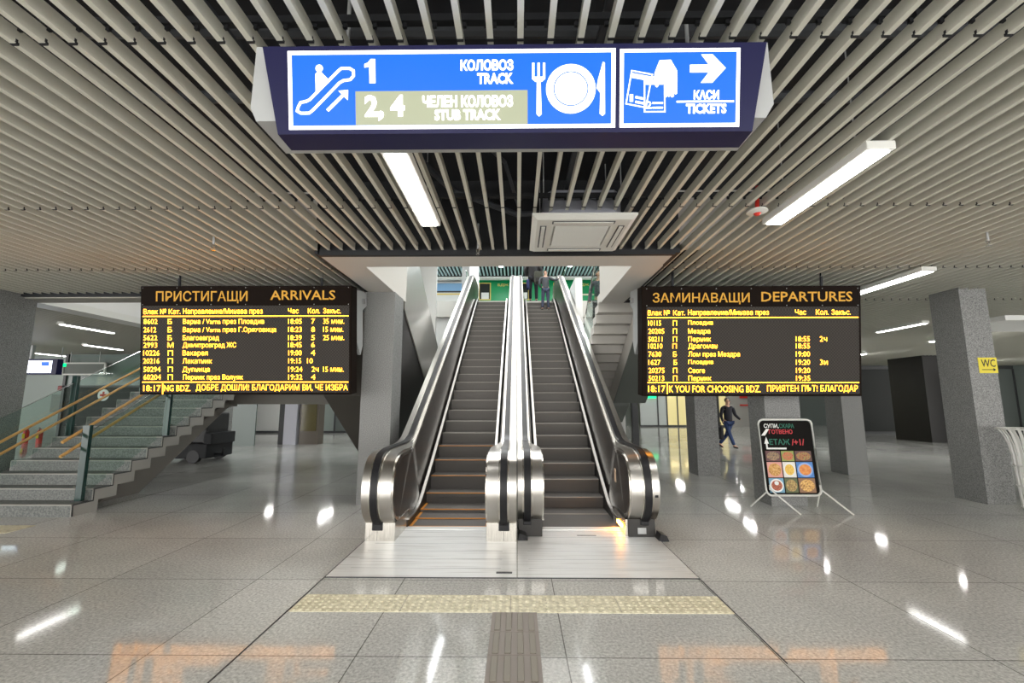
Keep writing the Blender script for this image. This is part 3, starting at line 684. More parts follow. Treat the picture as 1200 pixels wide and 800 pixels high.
# ------------------------------------------------------------------ departure boards
def board(label, name, W0, W1, Z0, Z1, cx0, cx1, cy0, cy1, screen, header, heads, rows, lines, ticker, bolts, post_x):
    Yb = 6.5
    t = thing(name, label, 'display board', ((W0 + W1) / 2, Yb, Z0))
    def TB(x, y, n): return (W0 + (x - cx0) / (cx1 - cx0) * (W1 - W0), Yb - n, Z1 - (y - cy0) / (cy1 - cy0) * (Z1 - Z0))
    bm = bmesh.new(); box(bm, W0, W1, Yb, Yb + .24, Z0, Z1, .008); obj('case', bm, M['boardblack'], t)
    bm = bmesh.new(); rectp(bm, screen[0], screen[1], screen[3], screen[2], TB, .003); obj('screen', bm, M['screen'], t)
    for s_, a, c, d, e in header:
        bm = bmesh.new(); text_bm(bm, s_, (a, c, e, d), TB, .004, .012); obj('header_lettering', bm, M['amberpaint'], t)
    bm = bmesh.new()
    for x, y in bolts: disc(bm, x, y, 2.4, TB, .004, 8)
    obj('bolt', bm, M['grey'], t)
    for s_, a, c, d, e in heads:
        bm = bmesh.new(); text_bm(bm, s_, (a, c, e, d), TB, .005, .002); obj('column_heading', bm, M['led'], t)
    for y in lines:
        bm = bmesh.new(); rectp(bm, screen[0] + 3, screen[1] - 3, y + 2.2, y - 2.2, TB, .005); obj('divider_line', bm, M['led'], t)
    for yc, items in rows:
        for s_, a, c in items:
            bm = bmesh.new()
            desc = any(ch in s_ for ch in 'рДЦцщуф,') ; lowonly = False
            bot = yc + 13 + (6 if desc else 0)
            text_bm(bm, s_, (a, c, bot, yc - 13), TB, .005, .001)
            obj('timetable_text', bm, M['led'], t)
    for s_, a, c, d, e in ticker:
        bm = bmesh.new(); text_bm(bm, s_, (a, c, e, d), TB, .005, .002); obj('ticker_text', bm, M['led'], t)
    bm = bmesh.new(); rectp(bm, 173, 178, 606, 552, TB, .005); obj('ticker_bar', bm, M['led'], t)
    bm = bmesh.new()
    for x in (W0 + .5, W1 - .5): tube(bm, [(x, Yb + .12, Z1), (x, Yb + .12, 4.4)], .02)
    obj('suspension_rod', bm, M['black'], t)
    return t
bl = board('arrivals board with amber lettering hanging left of the escalators', 'arrivals_board', -5.69, -2.49, 1.71, 3.35, 58, 1122, 62, 608, (68, 1112, 162, 597),
    [('ПРИСТИГАЩИ', 137, 600, 88, 150), ('ARRIVALS', 715, 1042, 86, 134)],
    [('Влак №', 75, 190, 178, 204), ('Кат.', 203, 262, 178, 204), ('Направление/Минава през', 275, 677, 176, 210), ('Час', 805, 858, 176, 202), ('Кол.', 905, 965, 176, 202), ('Закъс.', 982, 1070, 176, 202)],
    [(241, [('8602', 76, 146), ('Б', 198, 220), ('Варна / Varna през Пловдив', 275, 685), ('18:05', 806, 874), ('7', 922, 940), ('35 мин.', 982, 1087)]),
     (282, [('2612', 76, 140), ('Б', 198, 220), ('Варна / Varna през Г.Оряховица', 275, 745), ('18:23', 806, 874), ('8', 922, 940), ('15 мин.', 982, 1083)]),
     (323, [('5622', 76, 146), ('Б', 198, 220), ('Благоевград', 275, 458), ('18:39', 806, 874), ('5', 922, 940), ('25 мин.', 982, 1087)]),
     (359, [('2993', 76, 146), ('М', 198, 228), ('Димитровград ЖС', 275, 545), ('18:45', 806, 874), ('6', 922, 940)]),
     (399, [('10226', 76, 158), ('П', 200, 226), ('Вакарел', 275, 402), ('19:00', 808, 874), ('4', 920, 942)]),
     (439, [('20216', 76, 158), ('П', 200, 226), ('Лакатник', 275, 423), ('19:15', 808, 872), ('10', 902, 930)]),
     (481, [('50294', 78, 164), ('П', 200, 226), ('Дупница', 275, 412), ('19:24', 808, 878), ('2ч', 925, 960), ('15 мин.', 982, 1085)]),
     (520, [('60204', 78, 166), ('П', 200, 226), ('Перник през Волуяк', 278, 580), ('19:32', 808, 878), ('4', 922, 944)])],
    (215, 545), [('18:17', 78, 165, 560, 590), ('NG BDZ.', 183, 316, 560, 590), ('ДОБРЕ ДОШЛИ! БЛАГОДАРИМ ВИ, ЧЕ ИЗБРА', 343, 1106, 556, 592)],
    [(x, y) for x in (70, 243, 416, 590, 762, 935, 1108) for y in (72, 156)], 0)
br_ = board('departures board with amber lettering hanging right of the escalators', 'departures_board', 1.86, 5.10, 1.685, 3.325, 50, 1148, 62, 618, (74, 1136, 168, 606),
    [('ЗАМИНАВАЩИ', 105, 592, 96, 155), ('DEPARTURES', 650, 1105, 92, 142)],
    [('Влак №', 80, 190, 184, 210), ('Кат.', 208, 267, 184, 210), ('Направление/Минава през', 282, 687, 182, 216), ('Час', 818, 873, 182, 209), ('Кол.', 922, 985, 182, 209), ('Закъс.', 1000, 1095, 182, 209)],
    [(249, [('10115', 82, 146), ('П', 205, 226), ('Пловдив', 282, 407)]),
     (290, [('20205', 82, 162), ('П', 205, 226), ('Мездра', 282, 392)]),
     (330, [('50211', 82, 152), ('П', 205, 226), ('Перник', 282, 396), ('18:55', 820, 890), ('2ч', 940, 976)]),
     (365, [('10210', 82, 152), ('П', 203, 224), ('Драгоман', 282, 428), ('18:55', 820, 890)]),
     (406, [('7630', 82, 146), ('Б', 206, 224), ('Лом през Мездра', 282, 540), ('19:00', 820, 890)]),
     (447, [('1627', 82, 142), ('Б', 208, 226), ('Пловдив', 282, 407), ('19:20', 820, 890), ('3и', 940, 978)]),
     (488, [('20275', 82, 162), ('П', 205, 226), ('Своге', 282, 364), ('19:20', 820, 890)]),
     (527, [('50213', 82, 160), ('П', 205, 226), ('Перник', 282, 396), ('19:35', 820, 890)])],
    (222, 549), [('18:17', 80, 165, 564, 596), ('K YOU FOR CHOOSING BDZ.', 185, 642, 564, 598), ('ПРИЯТЕН ПЪТ! БЛАГОДАР', 675, 1126, 562, 600)],
    [(x, y) for x in (75, 250, 425, 600, 777, 955, 1132) for y in (76, 161)], 0)
# steel mounting arms at the inner edges of the boards
for t, x, s in ((bl, -2.49, 1), (br_, 1.86, -1)):
    bm = bmesh.new(); prism(bm, [(6.62, 3.30), (6.95, 3.34), (7.18, 3.2), (7.18, 3.1), (6.98, 3.0), (7.1, 2.5), (7.06, 2.3), (7.0, 2.3), (6.7, 3.02), (6.62, 3.05)], x - .0 - .03 * (s < 0) , x + .03 * (s > 0)) if False else None
    prism(bm, [(6.74, 3.32), (7.18, 3.32), (7.18, 3.10), (7.0, 3.02), (7.0, 2.45), (6.9, 2.3), (6.74, 2.5)], min(x + s * .0, x - s * .05), max(x + s * .0, x - s * .05))
    obj('mounting_arm', bm, M['grey'], t)
    bm = bmesh.new(); tube(bm, [(x - s * .04, 6.98, 3.16), (x + s * .03, 6.98, 3.16)], .045, 10); obj('arm_bolt', bm, M['chrome'], t)

for t in (bl, br_):                               # the boards hang tipped slightly down toward the hall
    t.rotation_euler.x = math.radians(7); t.location.y += .17
# ------------------------------------------------------------------ stairs
RI, RU = .165, .30
def folded(y0, z0, n, thick, rise=RI, run=RU, d=1):
    """side outline of a folded-plate flight going in direction d"""
    up = []; 
    for i in range(n):
        up += [(y0 + d * run * i, z0 + rise * i), (y0 + d * run * i, z0 + rise * (i + 1))]
    up.append((y0 + d * run * n, z0 + rise * n))
    lo = []
    for i in range(n, 0, -1):
        lo += [(y0 + d * (run * i + (thick * .5 if i < n else 0)), z0 + rise * i - thick), (y0 + d * (run * (i - 1) + thick * .5), z0 + rise * i - thick)]
    lo.append((y0 + d * thick * .5, z0))
    return up, lo
# left staircase: lower flight
XA, XB = -8.24, -6.27
sL = thing('staircase', 'grey stone staircase with glass sides and wooden handrails on the left', 'staircase', (-7.25, 6.43, 0))
N = 12
for i in range(N):
    y = 6.43 + RU * i; z = RI * (i + 1)
    bm = bmesh.new(); box(bm, XA, XB - .012, y, y + RU + .02, z - RI, z - .0)
    st = obj('step', bm, M['stair_stone'], sL)
    bm = bmesh.new(); box(bm, XA, XB - .011, y - .004, y + .03, z - .012, z + .003); obj('nosing', bm, M['concrete'], st)
up, lo = folded(6.43, 0, N, .17)
bm = bmesh.new(); prism(bm, up + lo[:-1] + [(6.43 + .1, 0)], XB - .012, XB + .01)
obj('stepped_stringer', bm, M['concrete'], sL)
bm = bmesh.new(); prism(bm, [(p[0], p[1] - .001) for p in up] + lo[:-1] + [(6.43 + .1, 0)], XA - .01, XA)
obj('stepped_stringer', bm, M['concrete'], sL)
bm = bmesh.new(); prism(bm, [(6.43 + .1, .02), (6.43 + RU * N, RI * N - .12), (6.43 + RU * N, RI * N - .17)] + lo[:-1] + [(6.43 + .1, .01)], XA + .001, XB - .013); obj('flight_slab', bm, M['concrete'], sL)
bm = bmesh.new()                                            # dark line along the nosings
ribbon(bm, [(p[0], p[1] + .004) for p in up], XB - .0, XB + .014, -.018); obj('edge_line', bm, M['dark'], sL)
bm = bmesh.new(); prism(bm, [(7.35, 0), (8.1, 0), (10.4, 1.50), (10.7, 1.50), (10.7, 1.75), (9.9, 1.75)], XA + .5, XB - .46); obj('support_beam', bm, mat('shaded_render', (.20, .185, .165), .7), sL)  # shade of the recessed beam put into a darker colour than the stringer
YL = 6.43 + RU * N; ZL_ = RI * N
bm = bmesh.new(); box(bm, XA, -4.0, YL, 12.1, ZL_ - .2, ZL_); obj('landing', bm, M['concrete'], sL)
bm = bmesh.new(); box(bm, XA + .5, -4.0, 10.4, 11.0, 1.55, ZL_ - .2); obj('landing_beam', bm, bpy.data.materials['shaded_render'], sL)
SLP = RI / RU
def gz(y): return (y - 6.43) * SLP + RI
for side, X, nm in ((0, XB - .11, 'right'), (1, XA + .09, 'left')):
    for i, (ya, yb) in enumerate(((6.62, 8.1), (8.16, 9.95))):
        bm = bmesh.new(); prism(bm, [(ya, gz(ya) - .05), (yb, gz(yb) - .05), (yb, gz(yb) + .86), (ya, gz(ya) + .86)], X - .006, X + .006); obj('glass_panel', bm, M['glass'], sL)
        bm = bmesh.new(); tube(bm, [(X, ya, gz(ya) + .865), (X, yb, gz(yb) + .865)], .006, 5); obj('glass_edge', bm, M['chrome'], sL)
    for y in (6.64, 8.13, 9.95):
        bm = bmesh.new(); zz = math.floor((y - 6.43) / RU + 1) * RI; box(bm, X - .05, X + .05, y - .03, y + .03, zz, gz(y) + .98, .004); pp = obj('post', bm, mat('post_glass_green', (.02, .05, .045), .15) if 'post_glass_green' not in bpy.data.materials else bpy.data.materials['post_glass_green'], sL)
        bm = bmesh.new(); box(bm, X - .09, X + .09, y - .045, y + .045, zz, zz + .012); obj('foot_plate', bm, M['dark'], pp)
        bm = bmesh.new()
        for dz in (.2, .62): tube(bm, [(X - .1, y, zz + dz), (X + .1, y, zz + dz)], .012, 6)
        obj('clamp', bm, M['chrome'], pp)
    xr = X - .1 if side == 0 else X + .09
    for off in (.0, -.20):
        bm = bmesh.new(); ya = 6.38 if side == 0 else 6.3
        zz = 1.03 + off + (0 if side == 0 else -.42)
        k_ = .55
        tube(bm, [(xr, ya, zz + (0 if side == 0 else 0)), (xr, ya + 3.7, zz + 3.7 * k_)], .022, 10)
        hr = obj('handrail', bm, M['wood'], sL, True)
        bm = bmesh.new()
        for y in (6.64, 8.13, 9.9): tube(bm, [(X, y, zz + (y - ya) * k_ - .03), (xr, y, zz + (y - ya) * k_ - .03), (xr, y, zz + (y - ya) * k_)], .009, 6)
        obj('rail_bracket', bm, M['chrome'], hr)
# left upper flight rising back toward the viewer, clad in black tile with a steel balustrade
uL = thing('staircase', 'upper stair flight clad in black tile with a shiny steel balustrade left of the escalators', 'staircase', (-3, 11.6, 0))
s2 = .605
def fl(y, z0=3.42, y0=7.84): return z0 - (y - y0) * s2
bm = bmesh.new(); prism(bm, [(8.02, 3.31), (8.02, 0), (12.6, 0), (12.6, fl(12.6))], -2.16, -2.1); obj('black_cladding', bm, M['blackgloss'], uL)
bm = bmesh.new(); prism(bm, [(8.02, fl(8.02)), (12.6, fl(12.6)), (12.6, fl(12.6) + 1.85), (8.02, fl(8.02) + 1.85)], -2.12, -2.08); obj('balustrade', bm, mat('matt_stainless_sheet', (.70, .68, .64), .3, .9), uL)
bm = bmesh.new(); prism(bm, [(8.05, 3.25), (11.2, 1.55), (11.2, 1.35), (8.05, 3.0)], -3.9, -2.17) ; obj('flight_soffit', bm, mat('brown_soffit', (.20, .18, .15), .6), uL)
up, lo = folded(11.35, ZL_, 10, .17, d=-1)
bm = bmesh.new(); prism(bm, up + lo, -3.9, -2.17); obj('steps', bm, M['stair_stone'], uL)
obj('landing', B(-3.99, -2.17, 11.36, 12.1, ZL_ - .2, ZL_), M['concrete'], uL)
bm = bmesh.new(); prism(bm, [(8.284, 1.716), (11.0, .02), (11.0, 0), (12.4, 0), (12.4, 1.5), (8.5, 3.0)], -3.6, -2.2); obj('under_stair_housing', bm, mat('dark_brown_cladding', (.07, .062, .052), .6), uL)
# right upper flight
uR = thing('staircase', 'pale stepped staircase seen from below right of the escalators', 'staircase', (2.6, 12.1, 1.6))
rs, rn = .18, .3
n2 = 13; yb = 12.1; zb = 1.80
up, lo = folded(yb, zb, n2, .16, rs, rn, -1)
bm = bmesh.new(); prism(bm, up + lo, 1.68, 3.5); obj('folded_steps', bm, M['soffit'], uR)
bm = bmesh.new(); sb = rs / rn
prism(bm, [(8.95, 3.50), (11.9, 1.75), (11.9, 1.60), (11.3, 1.60), (8.95, 3.03)], 2.42, 3.2); obj('support_beam', bm, M['soffit'], uR)
bm = bmesh.new(); prism(bm, [(8.95, 3.025), (11.3, 1.595), (13.6, 1.595), (13.6, 1.575), (11.28, 1.575), (8.95, 3.0)], 2.421, 3.22); obj('beam_underside', bm, M['greygreen'], uR)  # thin sheet giving the beam a darker grey-green underside
obj('landing', B(1.68, 3.5, 12.1, 13.8, 1.62, 1.80), M['soffit'], uR)
up, lo = folded(13.8 + .3 * 9, 0.0, 10, .16, .18, .3, -1)
bm = bmesh.new(); prism(bm, [(14.0 + .3 * i + j * .3 * 1, 1.8 - .18 * (i + 1) ) for i in range(9) for j in (0, 1)] + [(16.7, 0), (16.2, 0), (13.7, 1.5), (13.7, 1.8), (14.0, 1.8)], 2.2, 3.4); obj('lower_flight', bm, M['greygreen'], uR)
bm = bmesh.new(); prism(bm, [(8.7, 4.05), (12.1, 2.0), (12.1, 2.95), (8.7, 5.05)], 1.70, 1.712); obj('glass_panel', bm, M['glass'], uR)
bm = bmesh.new(); tube(bm, [(1.706, 8.7, 5.06), (1.706, 12.1, 2.96)], .02); obj('handrail', bm, M['chrome'], uR)
tag(obj('steel_post', B(3.54, 3.72, 13.85, 14.05, 0, 1.62), M['dark']), 'dark steel post under the right stair landing', 'post')
struct('wall_stair', B(3.0, 3.5, 14.6, 14.7, 0, 1.6), M['white'])

# ------------------------------------------------------------------ green train upstairs
tr_ = thing('train_carriage', 'green railway carriage standing at the upper platform', 'train', (0, 22.6, UP))
bm = bmesh.new(); prism(bm, [(22, 5.6), (22, 7.85), (22.3, 8.1), (24.4, 8.1), (24.7, 7.85), (24.7, 5.6)], -2.4, 9); obj('body', bm, M['green'], tr_)
for x in (-1.95, 0.0, 1.85, 4.32, 6.3):
    bm = bmesh.new(); box(bm, x, x + .62, 21.975, 22.0, 6.72, 7.62); f_ = obj('window', bm, M['gold'], tr_)
    obj('pane', B(x + .05, x + .57, 21.965, 21.98, 6.77, 7.57), M['glassdark'], f_)
    obj('curtain', B(x + .14, x + .52, 21.955, 21.966, 6.77, 7.1), M['white'], f_)
bm = bmesh.new()
Tt = lambda u, v, n: (u, 21.98 - n, v)
for x in (-.98, 3.1): text_bm(bm, 'БДЖ', (x, x + .55, 7.42, 7.57), Tt, .003, .02)
obj('lettering', bm, M['gold'], tr_)
obj('stripe', B(2.8, 4.2, 21.97, 22.0, 6.95, 7.03), M['tactile'], tr_); obj('stripe', B(2.8, 9, 21.97, 22.0, 6.3, 6.42), M['tactile'], tr_)
for x in (-1, 1.5, 4, 6.5):
    bm = bmesh.new(); tube(bm, [(x, 22.3, 5.62), (x, 22.45, 5.62)], .42, 18); obj('wheel', bm, M['dark'], tr_)
tw = thing('train_carriage', 'pale blue and white carriage behind the upper left opening', 'train', (-6, 22.6, UP))
bm = bmesh.new(); prism(bm, [(22, 5.6), (22, 7.7), (22.3, 7.95), (24.4, 7.95), (24.7, 7.7), (24.7, 5.6)], -12, -2.6); obj('body', bm, M['white'], tw)
for x in (-10.5, -8.5, -5.5, -3.5):
    bm = bmesh.new(); tube(bm, [(x, 22.3, 5.62), (x, 22.45, 5.62)], .42, 18); obj('wheel', bm, M['dark'], tw)
obj('stripe', B(-12, -2.6, 21.98, 22, 7.2, 7.6), M['bluew'], tw); obj('stripe', B(-12, -2.6, 21.98, 22, 7.0, 7.07), M['gold'], tw); obj('stripe', B(-12, -2.6, 21.98, 22, 7.12, 7.2), M['dark'], tw)
t = tag(obj('column', B(-2.30, -1.98, 18.0, 18.4, UP, 9), M['column']), 'slim grey column in the upper hall left of the green carriage', 'column')
t = tag(obj('column', B(-1.97, -1.62, 17.9, 18.4, UP, 9), M['white']), 'white boxed column in the upper hall beside the slim grey one', 'column')
# glass barriers at the head of the escalators
for x, lb in ((-1.86, 'glass barrier at the head of the left escalator'), (1.74, 'glass barrier at the head of the right escalator')):
    t = thing('glass_barrier', lb, 'glass barrier', (x, 16.4, UP))
    obj('glass_panel', B(x - .006, x + .006, 15.7, 17.6, UP, UP + 1.15), M['glass'], t)
    bm = bmesh.new(); tube(bm, [(x, 15.7, UP + 1.16), (x, 17.6, UP + 1.16)], .018); obj('handrail', bm, M['chrome'], t)

# ------------------------------------------------------------------ far storefronts
def storefront(name, label, x0, x1, y, panels, h=3.3, z0=0):
    t = thing(name, label, 'glazed front', ((x0 + x1) / 2, y, 0))
    obj('sill', B(x0, x1, y - .04, y + .06, 0, .1), M['dark'], t); obj('head', B(x0, x1, y - .04, y + .06, h, 3.48), M['dark'], t)
    for a, c, m_, zz in panels:
        obj('panel', B(a + .04, c - .04, y, y + .02, .1, zz or h), m_, t)
        obj('frame', B(c - .04, c + .04, y - .03, y + .05, .1, h), M['dark'], t)
    return t
greyg = mat('grey_glazing', (.16, .18, .17), .15); warm = mat('warm_interior', (.55, .48, .22), .5, emit=(1, .85, .4), estr=.22); paleg = mat('pale_glazing', (.42, .46, .44), .25)
sf = storefront('glass_doors', 'glazed entrance doors with warm light behind the escalators', 8.1, 15.2, 29.8,
    [(8.1, 9.3, paleg, 0), (9.3, 9.9, paleg, 0), (9.9, 10.6, warm, 0), (10.6, 11.5, warm, 0), (11.5, 12.2, warm, 0), (12.2, 13.3, M['glassdark'], 0), (13.3, 15.2, warm, 0)])
obj('green_sign', B(8.2, 9.2, 29.7, 29.74, 1.85, 1.98), M['greenlit'], sf)
obj('red_sign', B(14.6, 16.4, 29.5, 29.56, 1.85, 2.1), M['red'], sf)
obj('red_sign', B(14.6, 16.4, 29.5, 29.56, 1.35, 1.45), M['red'], sf)
for x in (10.0, 10.9, 14.1):
    obj('lamp_panel', B(x, x + .5, 29.7, 29.74, 2.35, 2.5), M['warmlit'], sf)
storefront('shop_front', 'grey glazed shop front between the columns at the right', 16.3, 25.8, 23.4,
    [(16.3, 19.6, M['glassdark'], 0), (19.6, 21.2, greyg, 0), (21.2, 22.6, paleg, 0), (22.6, 25.8, greyg, 0)])
sf2 = storefront('glass_partition', 'pale glazed partition seen beneath the stair landing', -17, -2, 23.6,
    [(-17, -14, greyg, 0), (-14, -13.9, M['dark'], 0), (-13.8, -12.2, M['white'], 0), (-12.2, -11, M['glassdark'], 0), (-11, -9.6, M['plaster'], 0), (-9.6, -8.4, greyg, 0), (-8.4, -2, greyg, 0)])
struct('wall_panel', B(13.0, 15.6, 14.6, 14.7, 0, 2.8), M['plaster']) if False else None
wp = tag(obj('vending_kiosk', B(19.5, 23.5, 15, 16.2, 0, 2.9, .02), M['plaster']), 'grey kiosk block beyond the wire basket', 'kiosk')
# brown glass cabinet near the far column
t = thing('cabinet', 'brown glazed cabinet beside the white column under the stair', 'cabinet', (-8.0, 17.4, 0))
obj('body', B(-8.35, -7.62, 17.2, 17.7, 0, 2.2), mat('brown_cabinet', (.12, .1, .08), .35), t); obj('glazing', B(-8.28, -7.7, 17.17, 17.2, .5, 2.1), mat('amber_glass', (.13, .11, .05), .15), t)

# left rear: first aid door, lightbox frame, screen, exit sign, fire extinguishers
Yw = 17.75
dr = thing('glass_door', 'dark glazed door with a red cross disc behind the left stairs', 'door', (-15.6, 16.9, 0))
obj('door_leaf', B(-17.0, -14.2, 16.6, 16.65, 0, 2.15), M['glassdark'], dr)
obj('frame', B(-17.1, -17.0, 16.55, 16.7, 0, 3.4), M['dark'], dr); obj('transom', B(-17.1, -14.1, 16.55, 16.7, 2.15, 2.22), M['dark'], dr)
obj('side_glazing', B(-14.2, -9.7, 16.6, 16.65, 0, 3.4), mat('green_grey_glazing', (.12, .16, .145), .2), dr)
obj('upper_glazing', B(-17.1, -14.1, 16.6, 16.65, 2.2, 3.4), bpy.data.materials['green_grey_glazing'], dr)
Td = lambda u, v, n: (-15.52 + u, 16.59 - n, 1.86 + v)
bm = bmesh.new(); disc(bm, 0, 0, .22, Td, .004); cd_ = obj('cross_disc', bm, M['white'], dr)
bm = bmesh.new(); rectp(bm, -.13, .13, -.04, .04, Td, .008); rectp(bm, -.04, .04, -.13, .13, Td, .008); obj('red_cross', bm, M['red'], cd_)
t = thing('sign_frame', 'white outlined empty sign frame above the red cross door', 'sign', (-16.2, 16.4, 2.75))
bm = bmesh.new()
for a in ((-17.05, -15.4, 3.02, 3.07), (-17.05, -15.4, 2.6, 2.65), (-17.05, -16.99, 2.6, 3.07), (-15.46, -15.4, 2.6, 3.07)): box(bm, a[0], a[1], 16.4, 16.45, a[2], a[3])
obj('frame', bm, M['enamel'], t); obj('backing', B(-17.0, -15.44, 16.43, 16.45, 2.64, 3.04), M['greygreen'], t)
for x in (-16.8, -15.7): obj('hanger', B(x, x + .02, 16.43, 16.45, 3.05, 3.52), M['casing'], t)
t = thing('information_screen', 'lit blue and white information screen behind the far left column', 'screen', (-16.2, 14.5, 2.8))
obj('case', B(-17.2, -15.25, 14.5, 14.7, 2.5, 3.02), M['navy'], t); obj('hanger', B(-16.3, -16.2, 14.55, 14.65, 3.0, 3.52), M['casing'], t); sc_ = obj('lit_face', B(-17.15, -15.42, 14.485, 14.5, 2.56, 2.96), M['whitelit'], t)
obj('blue_block', B(-15.75, -15.5, 14.475, 14.486, 2.78, 2.92), M['blue'], t)
t = thing('exit_sign', 'small green lit exit sign beside the information screen', 'sign', (-15.6, 15.2, 2.85))
obj('lit_box', B(-16.05, -15.7, 15.2, 15.25, 2.82, 2.93, .01), M['greenlit'], t); obj('hanger', B(-15.89, -15.87, 15.21, 15.24, 2.92, 3.52), M['casing'], t)
for x, lb in ((-19.3, 'red fire extinguisher at the left of a pair by the wall'), (-18.75, 'red fire extinguisher at the right of a pair by the wall')):
    t = thing('fire_extinguisher', lb, 'fire extinguisher', (x, 17.55, 0))
    bm = bmesh.new(); tube(bm, [(x, 17.55, 0), (x, 17.55, .45), (x, 17.55, .52), (x, 17.55, .55)], [.09, .09, .06, .03], 14); obj('cylinder', bm, M['red'], t, True)
    bm = bmesh.new(); tube(bm, [(x, 17.46, .2), (x, 17.455, .38)], [.05, .05], 4); obj('label_patch', bm, M['yel'], t)
    bm = bmesh.new(); tube(bm, [(x - .07, 17.55, .6), (x + .06, 17.5, .58)], .015, 6); tube(bm, [(x, 17.5, .56), (x + .1, 17.45, .45), (x + .09, 17.45, .2)], .012, 6); obj('valve_and_hose', bm, M['black'], t)
tag(obj('hose_cabinet', B(-18.6, -18.1, 17.65, 17.78, 1.2, 1.9), M['greygreen']), 'wall cabinet above the fire extinguishers', 'cabinet')
tag(obj('alarm_bell', B(-18.45, -18.15, 17.68, 17.78, 2.05, 2.25, .03), mat('dull_red', (.2, .03, .03), .5)), 'small red alarm box above the wall cabinet', 'alarm')

# ------------------------------------------------------------------ dark utility cart under the stairs
ct = thing('utility_cart', 'dark wheeled utility cart parked beneath the left stairs', 'cart', (-8.3, 12.3, 0))
obj('chassis', B(-9.95, -8.2, 11.9, 13.0, .12, .5, .03), M['black'], ct)
obj('body', B(-9.85, -8.3, 12.0, 12.9, .5, 1.3, .04), mat('cart_grey', (.016, .016, .018), .5), ct)
obj('bumper', B(-8.35, -8.12, 11.95, 12.95, .48, .78, .02), M['black'], ct)
for x in (-9.5, -8.55):
    for y in (11.95, 12.95):
        bm = bmesh.new(); tube(bm, [(x, y - .06, .17), (x, y + .06, .17)], .17, 16); obj('wheel', bm, M['rubber'], ct)
bm = bmesh.new(); box(bm, -8.2, -7.95, 12.2, 12.3, .18, .24); box(bm, -7.99, -7.93, 12.2, 12.3, .15, .36); obj('hitch', bm, M['black'], ct)

# ------------------------------------------------------------------ menu stand
ms_ = thing('menu_stand', 'food menu stand in a white tube frame before a column', 'menu stand', (4.15, 6.95, 0))
YM = 6.92; lean = .04
def TM(x, y, n):                                  # artwork units (crop of the board) -> place
    u = (x - 268) / 382. * .82; v = (575 - y) / 540. * 1.12
    return (4.11 + u - .03 * (v - .5), YM + lean * v - n, .27 + v)
def rr(x0, x1, y0, y1, r, k=5):
    P_ = []
    for cx, cy, a0 in ((x1 - r, y1 - r, 0), (x0 + r, y1 - r, 90), (x0 + r, y0 + r, 180), (x1 - r, y0 + r, 270)):
        for i in range(k + 1): a = math.radians(a0 + 90 * i / k); P_.append((cx + r * math.cos(a), cy + r * math.sin(a)))
    return P_
fr_ = rr(82, 462, 62, 600, 38)
bm = bmesh.new(); slabp(bm, rr(92, 452, 72, 590, 30), TM, -.01, 0); obj('menu_panel', bm, mat('menu_black', (.008, .007, .006), .6, spec=.06), ms_)
bm = bmesh.new(); pts = [TM(*p, 0) for p in fr_]; tube(bm, pts + [pts[0]], .014, 8, False); obj('tube_frame', bm, M['enamel'], ms_, True)
def TX(x, y, n): return TM(x * .955 - 3 + (600 - y) * -.0, y, n)
tx = {'w': [], 'g': [], 'r': []}
def mtext(s_, a, c, d, e, m_, nm):
    bm = bmesh.new(); text_bm(bm, s_, (a, c, e, d), TX, .004, .02); obj(nm, bm, m_, ms_)
mg = mat('menu_green', (.0, .13, .08), .5); mr_ = mat('menu_red', (.55, .02, .03), .5)
mtext('СУПИ,', 128, 238, 92, 128, M['white'], 'white_lettering'); mtext('СКАРА', 242, 352, 92, 124, mg, 'green_lettering'); mtext('ГОТВЕНО', 160, 335, 134, 166, mr_, 'red_lettering')
mtext('ЕТАЖ', 155, 305, 202, 244, mg, 'green_lettering'); mtext('/+1/', 318, 412, 202, 248, mr_, 'red_lettering')
bm = bmesh.new()
poly(bm, [(100, 178), (142, 130), (165, 130), (128, 178)], TX, .004)
stroke(bm, [(275, 270), (133, 270), (133, 225)], 12, TX, .004); poly(bm, [(116, 236), (134, 186), (150, 236)], TX, .005)
obj('direction_arrows', bm, M['white'], ms_)
def foodmat(i, c1, c2, c3, sc):
    m_ = mat('food_print_%d' % i, c1, .4); n, l, b = nodes(m_); v = coords(m_)
    t_ = n.new('ShaderNodeTexVoronoi'); t_.inputs['Scale'].default_value = sc; l.new(v, t_.inputs['Vector'])
    t2 = n.new('ShaderNodeTexNoise'); t2.inputs['Scale'].default_value = sc * 1.6; l.new(v, t2.inputs['Vector'])
    r_ = n.new('ShaderNodeValToRGB'); e = r_.color_ramp.elements; e[0].color = (*c1, 1); e[0].position = .3; e[1].color = (*c3, 1); e[1].position = .72
    q = e.new(.5); q.color = (*c2, 1); l.new(t2.outputs['Fac'], r_.inputs['Fac']); l.new(r_.outputs['Color'], b.inputs['Base Color']); return m_
foods = [((.06, .03, .02), (.20, .12, .06), (.5, .28, .1), 40), ((.35, .04, .02), (.55, .16, .04), (.05, .2, .03), 30), ((.1, .03, .01), (.4, .12, .02), (.06, .25, .04), 34),
         ((.25, .08, .02), (.6, .3, .05), (.7, .45, .2), 26), ((.6, .3, .03), (.8, .5, .06), (.85, .65, .15), 45), ((.6, .15, .02), (.7, .22, .03), (.75, .35, .06), 18),
         ((.15, .02, .01), (.4, .08, .03), (.5, .2, .1), 30), ((.1, .06, .02), (.35, .22, .06), (.6, .45, .15), 50), ((.2, .08, .02), (.65, .35, .08), (.8, .55, .2), 26)]
bgs = [(.10, .02, .02), (.25, .3, .05), (.08, .02, .01), (.65, .3, .25), (.75, .72, .66), (.05, .2, .55), (.15, .35, .5), (.08, .1, .03), (.25, .12, .05)]
gx = [(115, 222), (230, 322), (330, 450)]; gy = [(288, 360), (366, 474), (480, 580)]
